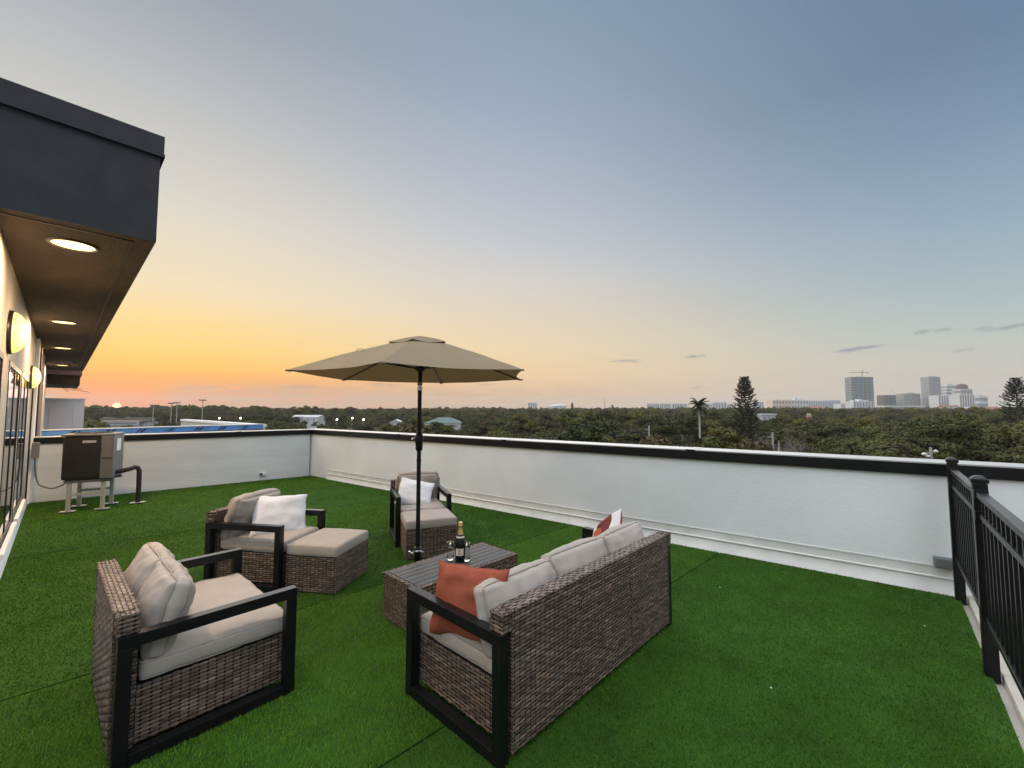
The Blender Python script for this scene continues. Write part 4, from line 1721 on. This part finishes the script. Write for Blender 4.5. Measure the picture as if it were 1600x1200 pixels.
for co in crown_objs[::-1]:
    oi = gt.nodes.new('GeometryNodeObjectInfo')
    oi.inputs['Object'].default_value = co
    oi.inputs['As Instance'].default_value = False
    gt.links.new(oi.outputs['Geometry'], g2i.inputs[0])
gt.links.new(gi.outputs[0], iop.inputs['Points'])
gt.links.new(g2i.outputs[0], iop.inputs['Instance'])
iop.inputs['Pick Instance'].default_value = True


def named(nm, ty):
    n_ = gt.nodes.new('GeometryNodeInputNamedAttribute')
    n_.data_type = ty
    n_.inputs[0].default_value = nm
    return n_.outputs[0]


gt.links.new(named('idx', 'INT'), iop.inputs['Instance Index'])
cx_ = gt.nodes.new('ShaderNodeCombineXYZ')
gt.links.new(named('rot', 'FLOAT'), cx_.inputs[2])
gt.links.new(cx_.outputs[0], iop.inputs['Rotation'])
gt.links.new(named('scl', 'FLOAT'), iop.inputs['Scale'])
gt.links.new(iop.outputs[0], go.inputs[0])
md = fo.modifiers.new('wood', 'NODES')
md.node_group = gt


# ------------------------------------------------------------------ Norfolk pines
def norfolk(u, v_top, depth, label, seed, maxr=3.9, keep=1.0):
    tp_ = at(u, v_top, depth)
    H_ = tp_.z - GZ
    e = empty('norfolk_pine', (tp_.x, tp_.y, GZ), 0, label, 'pine tree', 'tall Norfolk pines')
    mb = MB()
    mb.tube([(0, 0, 0), (.1, 0, H_ * .5), (0, 0, H_ - .5)], [.42, .28, .05], 8)
    mb.build('trunk', 'bark', e)
    g_ = np.random.default_rng(seed)
    V, Tn = [], []
    z = 3.0
    while z < H_ - .2:
        f = (H_ - z) / H_
        Lb = maxr * min(1, .30 + 1.9 * f) * (1 if f < .55 else 1 - .35 * (f - .55) / .45)
        nb = 7
        a0 = g_.uniform(0, 2 * PI)
        for b in range(nb):
            if g_.uniform() < .13:
                continue
            a = a0 + 2 * PI * b / nb + g_.uniform(-.15, .15)
            L_ = Lb * g_.uniform(.75, 1.1)
            n = int(26 + L_ * 22)
            t = g_.uniform(.08, 1, n) ** .8
            rr = t * L_
            zz = z + L_ * (-.10 * np.sin(t * PI) + .30 * t ** 2.2) + g_.normal(0, .09, n)
            sw_ = g_.normal(0, .17, n) * (.4 + t)
            p = np.stack([rr * math.cos(a) - sw_ * math.sin(a), rr * math.sin(a) + sw_ * math.cos(a), zz], 1)
            d = np.array([math.cos(a), math.sin(a), .5]) + g_.normal(0, .5, (n, 3))
            d /= np.linalg.norm(d, axis=1)[:, None]
            q = np.cross(d, g_.normal(0, 1, (n, 3)))
            q /= np.linalg.norm(q, axis=1)[:, None]
            s = g_.uniform(.16, .34, (n, 1))
            V.append(np.stack([p - d * s, p - q * s * .35, p + d * s, p + q * s * .35], 1))
            Tn.append(g_.uniform(.6, 1.5, (n, 1)) * np.ones((1, 3)))
        z += .78 if f > .25 else .55
    V = np.concatenate(V).reshape(-1, 3)
    np_mesh('crown', V, np.arange(len(V)).reshape(-1, 4), ['pine'], e, np.concatenate(Tn))
    return e


norfolk(1163, 588, 150, 'tall dark Norfolk pine standing alone right of the palm', 5, 4.3)
norfolk(1586, 590, 175, 'dark Norfolk pine at the right edge beside the skyline', 9, 5.2)
CONL = ['far conifer spire just left of the shortest floodlight pole', 'far conifer spire right of the close floodlight pair', 'taller far conifer spire between the floodlight pair and the lone pole', 'lone far conifer spire right of the tallest floodlight pole',
        'far conifer spire right of the distant stadium', 'far conifer spire right of the antenna mast', 'small dark conifer spire left of the glass tower']
for k, (u, v, d) in enumerate(((237, 633, 900), (282, 633, 950), (296, 631, 900), (354, 634, 1000), (894, 629, 700), (957, 632, 800), (1299, 637, 600))):
    norfolk(u, v, d, CONL[k], 20 + k, 3.4)['group'] = 'far conifer spires on the horizon'


# ------------------------------------------------------------------ palms
def palm(u, v_top, depth, label, seed, nf=22, fl=3.4, trunk_r=.26, group=None, ground_h=None, name='royal_palm'):
    tp_ = at(u, v_top, depth)
    H_ = tp_.z - GZ - fl * .42
    e = empty(name, (tp_.x, tp_.y, GZ), 0, label, 'palm', group)
    mb = MB()
    mb.tube([(0, 0, 0), (0, 0, H_ * .3), (.05, 0, H_ * .7), (.05, 0, H_ - 1.2)], [trunk_r * 1.2, trunk_r * 1.05, trunk_r, trunk_r * .75], 12)
    mb.build('trunk', 'palm_trunk', e)
    mb = MB()
    mb.tube([(.05, 0, H_ - 1.2), (.05, 0, H_ - .6), (.05, 0, H_ + .2)], [trunk_r * .8, trunk_r * .7, trunk_r * .3], 10, tone=(1, 1, 1))
    mb.build('crownshaft', 'frond', e)
    g_ = np.random.default_rng(seed)
    for k in range(nf):
        a = k * 2.399 + g_.uniform(-.2, .2)
        el = R(78 - 105 * k / nf)
        L_ = fl * g_.uniform(.85, 1.1)
        pts = []
        p = Vector((.05, 0, H_))
        for i in range(9):
            pts.append(p.copy())
            ee = el - R(75) * (i / 8) ** 1.3
            p = p + Vector((math.cos(a) * math.cos(ee), math.sin(a) * math.cos(ee), math.sin(ee))) * (L_ / 8)
        mb = MB()
        mb.tube(pts, [.05, .045, .04, .035, .03, .025, .02, .015, .01], 5, tone=(1.1, 1.1, .9))
        for i in range(1, 9):
            for hb in (0, .25, .5, .75):
                if i == 8 and hb:
                    continue
                c_ = pts[i].lerp(pts[min(i + 1, 8)], hb)
                dr = (pts[min(i + 1, 8)] - pts[i - 1]).normalized()
                sd_ = dr.cross(Vector((0, 0, 1))).normalized()
                ll = L_ * .24 * (1 - abs(i / 8 - .45) * .9)
                for s in (1, -1):
                    tip = c_ + (sd_ * s * .85 + dr * .5 + Vector((0, 0, -.45))) * ll
                    t_ = float(g_.uniform(.6, 1.4))
                    mb.add([c_ - dr * .07, c_ + dr * .07, tip + dr * .03, tip - dr * .05], [(0, 1, 2, 3)], 0, (t_, t_, t_ * .9))
        mb.build('frond', 'frond', e)
    return e


palm(1092, 626, 120, 'tall royal palm with pale smooth trunk standing above the canopy', 3)
SM = ((1330, 690, 66), (1375, 697, 60), (1216, 674, 95), (1345, 694, 70), (1128, 683, 110), (1562, 668, 120))
PALML = ['short cabbage palm below the glass tower near the coping', 'short cabbage palm below the navy block near the coping', 'short cabbage palm just right of the utility pole by the pine', 'second cabbage palm below the glass tower, set further right',
         'short cabbage palm between the royal palm and tall pine', 'short cabbage palm below the edge pine at the right']
for k, (u, v, d) in enumerate(SM):
    palm(u, v, d, PALML[k], 30 + k, 15, 2.0, .2, 'cabbage palms in the canopy', name='cabbage_palm')

# bare tree
bt = at(1237, 664, 84)
e = empty('bare_tree', (bt.x, bt.y, GZ), 0, 'leafless grey tree standing in the canopy right of the pine', 'tree')
mb = MB()
br_ = random.Random(4)


def branch(p, d, L_, r, depth_):
    q = p + d * L_
    mb.tube([p, p.lerp(q, .5) + Vector((br_.uniform(-.1, .1), br_.uniform(-.1, .1), 0)) * L_ * .3, q], [r, r * .8, r * .6], 5 if depth_ > 1 else 3, cap=False)
    if depth_ == 0:
        return
    for k in range(3 if depth_ > 2 else 4):
        nd = (d + Vector((br_.uniform(-1, 1), br_.uniform(-1, 1), br_.uniform(-.2, .7))) * .75).normalized()
        branch(p.lerp(q, br_.uniform(.55, 1)), nd, L_ * br_.uniform(.55, .8), r * .55, depth_ - 1)


branch(Vector((0, 0, 0)), Vector((0, 0, 1)), (bt.z - GZ) * .36, .22, 5)
mb.build('branches', 'bare', e)


# ------------------------------------------------------------------ skyline
def bmat(nm, col, win, sx, sz, fx, fz, rough=.5):
    m = M(nm, col, rough, var=.06, scale=.05)
    return m


MT['b_glass'] = M('tower_glass', (.095, .14, .165), .15, var=.2, scale=.05, spec=.8)
MT['b_band'] = M('glass_spandrel', (.14, .19, .215), .3, var=.1, scale=.1)
MT['b_dark'] = M('dark_glass', (.045, .065, .10), .15, var=.2, scale=.05, spec=.7)
MT['b_grey'] = M('grey_concrete', (.34, .345, .35), .7, var=.1, scale=.05)
MT['b_mauve'] = M('mauve_concrete', (.28, .27, .31), .7, var=.1, scale=.05)
MT['b_white'] = M('white_render', (.60, .61, .62), .7, var=.06, scale=.05)
MT['b_peach'] = M('peach_render', (.68, .54, .45), .7, var=.06, scale=.05)
MT['b_pale'] = M('pale_blue_render', (.60, .64, .67), .6, var=.06, scale=.05)
MT['b_win'] = M('far_window', (.27, .29, .31), .2, var=.2, scale=.1, spec=.6)
MT['b_slab'] = M('far_slab', (.50, .51, .52), .7, var=.1, scale=.1)
MT['b_roofg'] = M('green_grey_roof', (.10, .15, .14), .7, var=.15, scale=.5)
MT['b_roofs'] = M('pale_metal_roof', (.42, .44, .46), .5, var=.1, scale=.5)
MT['b_rust'] = M('rust_roof', (.26, .12, .08), .8, var=.15, scale=.5)
MT['b_dome'] = M('dark_dome', (.07, .05, .06), .6, var=.1, scale=.5)


def tower(name, label, u0, u1, v0, depth, body, rows, cols, strips='h', group='downtown towers on the horizon', deep=None, top=None, cat='building'):
    a, b = at(u0, v0, depth), at(u1, v0, depth)
    w_ = b.x - a.x
    h_ = a.z - GZ
    dp_ = deep or min(w_, 30)
    e = empty(name, ((a.x + b.x) / 2, depth, GZ), 0, label, cat, group)
    mb = MB()
    mb.box6(-w_ / 2, w_ / 2, 0, dp_, 0, h_)
    mb.build('wall', body, e)
    vis0 = max(0, h_ - (h_ * 1.0))
    z0 = max(3, CAMZ - GZ - 12)
    # windows built as real recessed-looking bands set proud by 0.15 m on front and both sides
    if 'h' in strips:
        for i in range(rows):
            z = z0 + (h_ - z0 - 1) * (i + .25) / rows
            zz = (h_ - z0 - 1) / rows * .55
            mb = MB()
            mb.box6(-w_ / 2 - .15, w_ / 2 + .15, -.15, dp_ * .9, z, z + zz)
            mb.build('window_band', {'b_glass': 'b_band', 'b_dark': 'b_glass'}.get(body, 'b_win'), e)
    if 'v' in strips:
        for j in range(cols):
            x = -w_ / 2 + w_ * (j + .5) / cols
            ww = w_ / cols * .45
            mb = MB()
            mb.box6(x - ww / 2, x + ww / 2, -.4, -.02, z0, h_ - 1.5)
            mb.build('window_column', {'b_glass': 'b_band', 'b_dark': 'b_glass'}.get(body, 'b_win'), e)
    if 'g' in strips:
        for i in range(rows):
            for j in range(cols):
                x = -w_ / 2 + w_ * (j + .5) / cols
                ww = w_ / cols * .5
                z = z0 + (h_ - z0 - 1) * (i + .3) / rows
                zz = (h_ - z0 - 1) / rows * .5
                mb = MB()
                mb.box6(x - ww / 2, x + ww / 2, -.3, -.02, z, z + zz)
                mb.build('window', 'b_win', e)
    mb = MB()
    if top:
        for (x0, x1, hh) in top:
            mb.box6(-w_ / 2 + w_ * x0, -w_ / 2 + w_ * x1, dp_ * .2, dp_ * .7, h_, h_ + hh)
    else:
        mb.box6(-w_ / 2, w_ / 2, -.2, dp_, h_, h_ + .8)
    mb.build('roof', 'b_slab' if body != 'b_white' else 'b_white', e)
    return e, w_, h_


tw, w_, h_ = tower('glass_tower', 'tall blue-grey glass tower under a construction crane', 1330, 1364, 589, 1500, 'b_glass', 14, 5, 'hv', top=[(.25, .6, 2.5)])
cr_ = empty('tower_crane', (tw.location.x + w_ * .14, 1512, GZ + h_), 0, 'pale hammerhead crane on top of the tall glass tower', 'crane', 'construction cranes')
mb = MB()
mb.box6(-.9, .9, -.9, .9, -2, 24)
mb.build('mast', 'b_rust', cr_)
mb = MB()
mb.box6(-48, 22, -.7, .7, 17, 18.6)
mb.build('jib', 'b_rust', cr_)
mb = MB()
mb.box6(17, 22, -1.2, 1.2, 14, 17)
mb.build('counterweight', 'b_grey', cr_)
tower('apartment_block', 'small white arched apartment block at the foot of the glass tower', 1333, 1365, 627, 1200, 'b_white', 2, 7, 'v', top=[(.1, .25, 3), (.38, .55, 6), (.68, .85, 3)])
tower('hotel_block', 'long peach building with window columns on the horizon', 1207, 1236, 625, 1300, 'b_peach', 3, 6, 'g', top=[(.3, .5, 2)])
tower('hotel_block', 'white building with roof plant joined to the long peach building', 1236, 1263, 625, 1310, 'b_white', 3, 6, 'g', top=[(.3, .45, 7), (.6, .8, 4)])
tower('office_block', 'pale blue ribbed office block right of the peach building', 1263, 1288, 626.5, 1400, 'b_pale', 1, 9, 'v')
tower('office_block', 'pale lilac slab with fine ribs left of the glass tower', 1288, 1313, 626, 1420, 'b_pale', 1, 11, 'v')
tower('office_block', 'low white block with dark windows just left of the glass tower', 1314, 1330, 631, 1300, 'b_white', 1, 5, 'v')
tower('dark_office', 'dark navy square block beside a leaning crane', 1381, 1400, 617.5, 1500, 'b_dark', 5, 4, 'v')
c2_ = at(1404, 634, 1520)
cr2 = empty('luffing_crane', (c2_.x, 1520, c2_.z), 0, 'thin leaning crane right of the dark navy block', 'crane', 'construction cranes')
mb = MB()
mb.tube([(0, 0, -30), (0, 0, 8)], 1.1, 4)
mb.build('mast', 'b_grey', cr2)
mb = MB()
mb.tube([(1, 0, 4), at(1393, 606, 1520) - c2_], .9, 4)
mb.build('jib', 'b_slab', cr2)
mb = MB()
mb.box6(-2, 7, -2, 2, 3, 8)
mb.build('cab', 'b_grey', cr2)
tower('office_block', 'grey striped office block between the cranes and the tallest tower', 1412, 1438, 615, 1500, 'b_grey', 6, 6, 'v', top=[(.3, .75, 4)])
tower('parking_podium', 'long low white podium at the foot of the grey blocks', 1381, 1446, 634, 1250, 'b_white', 2, 1, 'h')
tower('residential_tower', 'tallest mauve-grey residential tower of the skyline', 1451, 1469, 589, 1450, 'b_mauve', 16, 3, 'hv', top=[(.15, .9, 3)])
tower('tower_annex', 'short mauve annex left of the tallest tower', 1446, 1453, 621, 1440, 'b_mauve', 3, 2, 'h')
tower('white_block', 'white block with dark window columns right of the tallest tower', 1466, 1486, 618, 1300, 'b_white', 3, 5, 'v')
tower('glass_tower', 'pale glass tower with stepped top behind the white blocks', 1479, 1501, 602, 1500, 'b_pale', 9, 4, 'h', top=[(.2, .6, 5)])
e, w_, h_ = tower('domed_tower', 'pale tower crowned by a dark arched roof', 1501, 1519, 608, 1450, 'b_white', 5, 4, 'hv')
mb = MB()
mb.lathe([(w_ * .40, h_ + .8), (w_ * .40, h_ + 9), (w_ * .30, h_ + 16), (w_ * .12, h_ + 19), (0, h_ + 19.5)], 20, (0, 15, 0))
mb.build('arched_roof', 'b_dome', e)
tower('white_block', 'wide white block in front of the domed tower', 1499, 1522, 617, 1250, 'b_white', 3, 6, 'v')
tower('small_office', 'small grey office stepping down right of the domed tower', 1522, 1530, 622, 1400, 'b_grey', 3, 2, 'h')
tower('small_office', 'small white office with grey top left of the edge pine', 1530, 1543, 619, 1350, 'b_pale', 3, 3, 'h', top=[(.2, .6, 4)])
for k, (u0, u1, v0, lb_, bd, c_) in enumerate(((1011, 1030, 631, 'pale long mid-rise farthest left of the palm', 'b_pale', 7), (1031, 1048, 631, 'white mid-rise with dark columns left of the palm', 'b_white', 6), (1050, 1073, 631, 'white mid-rise with dark roofline beside the palm', 'b_white', 6),
                                               (1098, 1112, 631, 'grey mid-rise just right of the palm', 'b_pale', 5), (1113, 1135, 629, 'white mid-rise with dark edge bands right of the palm', 'b_white', 5), (1136, 1150, 632, 'low pale mid-rise left of the tall pine', 'b_pale', 4), (1178, 1193, 628, 'pale blue mid-rise right of the tall pine', 'b_pale', 5))):
    tower('midrise_block', lb_, u0, u1, v0, 1500 + 20 * k, bd, 2, c_, 'v', group='mid-rise blocks by the palm')
tower('hospital_block', 'small pale block on the horizon left of the tilted dome', 825, 839, 629.5, 1700, 'b_pale', 2, 4, 'v', group='mid-rise blocks by the palm')
# tilted-dome stadium
s0 = at(869, 634, 1900)
e = empty('domed_stadium', (s0.x, 1900, GZ), 0, 'wide white stadium with a tilted shallow dome on the horizon', 'stadium')
mb = MB()
R_, hh = 46, s0.z - GZ
n = 40
mb.lathe([(R_, 0), (R_, hh - 2)], n)
mb.build('drum_wall', 'b_slab', e)
mb = MB()
prof = [(R_ * 1.02 * math.cos(t), 9 * math.sin(t)) for t in np.linspace(0, PI / 2, 8)]
mb.lathe(prof, n)
d_ = mb.build('dome_roof', 'b_slab', e)
d_.location.z = hh - 1.5
d_.rotation_euler = (0, R(-5), 0)
# antenna mast
am = at(945, 622, 1100)
e = empty('antenna_mast', (am.x, 1100, GZ), 0, 'thin antenna mast rising above the far canopy', 'antenna')
mb = MB()
mb.tube([(0, 0, 0), (0, 0, am.z - GZ)], [.7, .35], 6)
mb.build('mast', 'b_dome', e)
mb = MB()
mb.tube([(-2.2, 0, 24), (-2.2, 0, 32)], .5, 6)
mb.build('antenna_panel', 'b_slab', e)


# ------------------------------------------------------------------ houses among the trees
def house(name, label, u0, u1, v_ridge, v_eave, v_base, depth, wall, roof, kind='gable', deep=None, nwin=3, group=None, yaw=0.):
    a, b = at(u0, v_eave, depth), at(u1, v_eave, depth)
    w_ = b.x - a.x
    he = a.z - GZ
    hr = at(u0, v_ridge, depth).z - GZ
    zb_ = GZ
    e = empty(name, ((a.x + b.x) / 2, depth, GZ), yaw, label, 'house', group)
    dp_ = deep or w_ * .7
    mb = MB()
    mb.box6(-w_ / 2 * .94, w_ / 2 * .94, .3, dp_ - .3, 0, he)
    if kind == 'gable_end':
        mb.add([(-w_ / 2 * .94, .3, he), (w_ / 2 * .94, .3, he), (0, .3, hr - .1)], [(0, 1, 2)])
    mb.build('wall', wall, e)
    mb = MB()
    if kind == 'gable':
        vs = [(-w_ / 2, 0, he), (w_ / 2, 0, he), (w_ / 2, dp_, he), (-w_ / 2, dp_, he), (-w_ / 2, dp_ / 2, hr), (w_ / 2, dp_ / 2, hr)]
        fs = [(0, 1, 5, 4), (2, 3, 4, 5), (1, 2, 5), (3, 0, 4), (0, 3, 2, 1)]
    elif kind == 'gable_end':
        vs = [(-w_ / 2, 0, he), (w_ / 2, 0, he), (w_ / 2, dp_, he), (-w_ / 2, dp_, he), (0, 0, hr), (0, dp_, hr)]
        fs = [(0, 4, 5, 3), (4, 1, 2, 5), (2, 3, 5), (0, 3, 2, 1)]
    elif kind == 'hip':
        vs = [(-w_ / 2, 0, he), (w_ / 2, 0, he), (w_ / 2, dp_, he), (-w_ / 2, dp_, he), (-w_ * .16, dp_ / 2, hr), (w_ * .16, dp_ / 2, hr)]
        fs = [(0, 1, 5, 4), (2, 3, 4, 5), (1, 2, 5), (3, 0, 4), (0, 3, 2, 1)]
    else:
        vs = [(-w_ / 2, 0, he), (w_ / 2, 0, he), (w_ / 2, dp_, he), (-w_ / 2, dp_, he), (-w_ / 2, 0, hr), (w_ / 2, 0, hr), (w_ / 2, dp_, hr), (-w_ / 2, dp_, hr)]
        fs = [(4, 5, 6, 7), (0, 1, 5, 4), (1, 2, 6, 5), (2, 3, 7, 6), (3, 0, 4, 7), (0, 3, 2, 1)]
    mb.add(vs, fs)
    mb.build('roof', roof, e)
    for k in range(nwin):
        x = -w_ / 2 * .8 + w_ * .8 * (k + .5) / nwin
        mb = MB()
        zc = he - 1.6
        mb.box6(x - w_ * .05, x + w_ * .05, .2, .29, zc - .9, zc + .6)
        mb.build('window', 'b_win', e)
    return e


house('white_house', 'white gabled house with pale metal roof among trees beyond the parapet corner', 474, 497, 648.5, 652, 664, 330, 'b_white', 'b_roofs', 'gable', 14, 2)
house('white_house', 'long pale roof wing joined left of the white gabled house', 456, 478, 648.5, 651, 664, 338, 'b_slab', 'b_roofs', 'gable', 10, 2)
house('park_pavilion', 'green hipped-roof pavilion in the canopy right of the umbrella pole', 661, 721, 652.5, 661.5, 668, 262, 'b_slab', 'b_roofg', 'hip', 16, 6)
house('small_house', 'small grey-roofed house left of the umbrella pole', 607, 626, 655.5, 659.5, 664, 332, 'b_white', 'b_roofs', 'gable_end', 10, 2)
house('school_building', 'long low beige building behind the blue curb near the sunset', 161, 219, 657, 659, 667, 432, 'b_slab', 'b_peach', 'flat', 16, 8)
house('small_house', 'small gabled house right of the long low beige building', 223, 240, 659.5, 662, 668, 425, 'b_slab', 'b_roofs', 'gable_end', 10, 2)
house('shop_roof', 'white flat shop roof with lights right of the tall pine', 1190, 1214, 646.5, 648.5, 656, 245, 'b_slab', 'b_white', 'flat', 8, 3)
SP_H = [(780, 800, 654, 656, 420, 'b_white', 'b_roofs', 'flat pale roof showing in the canopy right of the pavilion'), (1352, 1366, 641, 643, 800, 'b_white', 'b_white', 'low white roof on the treeline under the glass tower'),
        (1474, 1500, 633, 636, 900, 'b_white', 'b_rust', 'white house row with rust roof below the white towers'), (1508, 1530, 636, 640, 850, 'b_white', 'b_roofs', 'white gabled house below the domed tower'),
        (1535, 1575, 636, 640, 800, 'b_rust', 'b_rust', 'rust-roofed building left of the edge pine'), (1265, 1289, 635.5, 637.5, 1000, 'b_peach', 'b_rust', 'low peach building with rust roof on the treeline'),
        (1180, 1206, 637, 638.5, 1000, 'b_white', 'b_white', 'long low white roof on the treeline left of the peach building'), (1318, 1330, 637.5, 639, 800, 'b_dome', 'b_dome', 'low dark roof on the treeline left of the glass tower')]
for (u0, u1, v0, v1, d, wl, rf, lb_) in SP_H:
    house('treeline_house', lb_, u0, u1, v0, v1, v1 + 5, d, wl, rf, 'gable', 12, 3, 'houses along the treeline')


# ------------------------------------------------------------------ poles, lamps, sign
def at_h(u, v, depth):
    p_ = at(u, v, depth)
    return p_, p_.z - GZ


for k, (u, v, d, lb_) in enumerate(((240, 633, 260, 'shortest floodlight pole, nearest the setting sun'), (268, 630, 265, 'floodlight pole on the left of the close pair'), (277, 629, 262, 'floodlight pole on the right of the close pair'), (317, 625, 245, 'tallest floodlight pole, standing alone'))):
    p_, h_ = at_h(u, v, d)
    e = empty('floodlight_pole', (p_.x, p_.y, GZ), 0, lb_, 'light pole', 'sports field floodlight poles')
    mb = MB()
    mb.tube([(0, 0, 0), (0, 0, h_)], [.32, .20], 8)
    mb.build('pole', 'pole', e)
    mb = MB()
    mb.box6(-2.0, 2.0, -.12, .12, h_ - .4, h_ - .1)
    mb.build('crossbar', 'pole', e)
    for x in (-1.8, -.9, 0, .9, 1.8):
        mb = MB()
        mb.box((x, -.3, h_ - .0), (.5, .4, .45), rot=Matrix.Rotation(.5, 3, 'X'))
        mb.build('lamp_head', 'b_dome', e)
for k, (u, v, d, lb_) in enumerate(((342, 653, 300, 'lit street lamp left of its pair beyond the blue curb'), (375, 653, 300, 'lit street lamp at the end of the blue curb'), (525.5, 655, 250, 'lit street lamp right of the white gabled house'), (550, 652.5, 260, 'lit street lamp between its two brighter neighbours'), (567, 655, 230, 'brightest lit street lamp above the parapet corner'))):
    p_, h_ = at_h(u, v, d)
    e = empty('street_lamp', (p_.x, p_.y, GZ), 0, lb_, 'street lamp', 'lit street lamps in the canopy')
    mb = MB()
    mb.tube([(0, 0, 0), (0, 0, h_ + .1)], [.14, .09], 8)
    mb.tube([(0, 0, h_ + .1), (.4, -.1, h_ + .25), (.9, -.2, h_ + .2)], .06, 6)
    mb.build('pole', 'pole', e)
    mb = MB()
    mb.lathe([(0, -.4), (.3, -.22), (.4, 0), (.3, .22), (0, .36)], 12, (.5, -.2, h_ - .2))
    mb.build('lit_globe', 'street_lit', e)
pl = []
for k, (u, v, d, lb_) in enumerate(((1014, 665, 92, 'concrete utility pole left of the royal palm'), (1207, 676, 80, 'utility pole between the tall pine and the bare tree'), (1454, 699, 62, 'short utility pole with white fittings near the railing'), (508, 655, 320, 'slim white pole right of the white gabled house'))):
    p_, h_ = at_h(u, v, d)
    e = empty('utility_pole', (p_.x, p_.y, GZ), 0, lb_, 'utility pole', 'utility poles')
    mb = MB()
    mb.tube([(0, 0, 0), (0, 0, h_)], [.22, .16], 8)
    mb.build('pole', 'pole', e)
    if k != 3:
        mb = MB()
        mb.box6(-.9, .3, -.06, .06, h_ - .9, h_ - .75)
        mb.build('crossarm', 'pole', e)
    if k == 2:
        for (x, z) in ((-1.0, -1.0), (.7, -.6), (-.5, -1.3)):
            mb = MB()
            mb.lathe([(0, -.2), (.26, -.1), (.3, .1), (0, .3)], 10, (x, 0, h_ + z))
            mb.build('insulator', 'white_plastic', e)
    pl.append((p_, h_, e))
for k, (z, lb_) in enumerate(((-.4, 'upper overhead power line running left from the utility pole'), (-1.4, 'lower overhead power line running left from the utility pole'))):
    p_ = pl[0][0]
    q_ = at(700, 690 + 5 * k, 70)
    pts = [Vector((p_.x, p_.y, p_.z + z)).lerp(q_, t) - Vector((0, 0, 2.0 * 4 * t * (1 - t) * .3)) for t in np.linspace(0, 1, 14)]
    mb = MB()
    mb.tube(pts, .022, 5)
    o = mb.build('power_line', 'grey_plastic')
    tag(o, lb_, 'power line', 'overhead power lines')
# roadside sign with a pale double arch
p_ = at(1264, 650, 290)
e = empty('roadside_sign', (p_.x, p_.y, GZ), 0, 'red roadside sign with a pale double-arch letter above the canopy', 'sign')
sw_ = 3.4
zc = p_.z - GZ
mb = MB()
mb.box6(-.3, .3, -.3, .3, 0, zc - 2.4)
mb.build('sign_post', 'pole', e)
mb = MB()
mb.box6(-sw_ * .5, sw_ * .5, -.2, .2, zc - 2.4, zc - .9, bevel=.05)
mb.build('sign_panel', 'red_sign', e)
for s in (-1, 1):
    mb = MB()
    mb.tube([(s * (.72 + .72 * math.cos(t)), -.1, zc - .9 + 2.5 * math.sin(t)) for t in np.linspace(0, PI, 16)], .24, 8)
    mb.build('arch', 'pale_sign', e)

# ------------------------------------------------------------------ haze
hz = MB()
hz.box6(-4600, 4600, -300, 4800, GZ - 1, 145)
ho = hz.build('haze', 'wall')
ho.data.materials.clear()
hm = bpy.data.materials.new('haze_air')
hm.use_nodes = True
hm.node_tree.nodes.clear()
hv = hm.node_tree.nodes.new('ShaderNodeVolumePrincipled')
hv.inputs['Color'].default_value = (.88, .84, .78, 1)
hv.inputs['Density'].default_value = .00012
hv.inputs['Anisotropy'].default_value = .2
hout = hm.node_tree.nodes.new('ShaderNodeOutputMaterial')
hm.node_tree.links.new(hv.outputs[0], hout.inputs['Volume'])
ho.data.materials.append(hm)
tag(ho, 'thin evening haze over the far canopy and skyline', 'haze', kind='stuff')
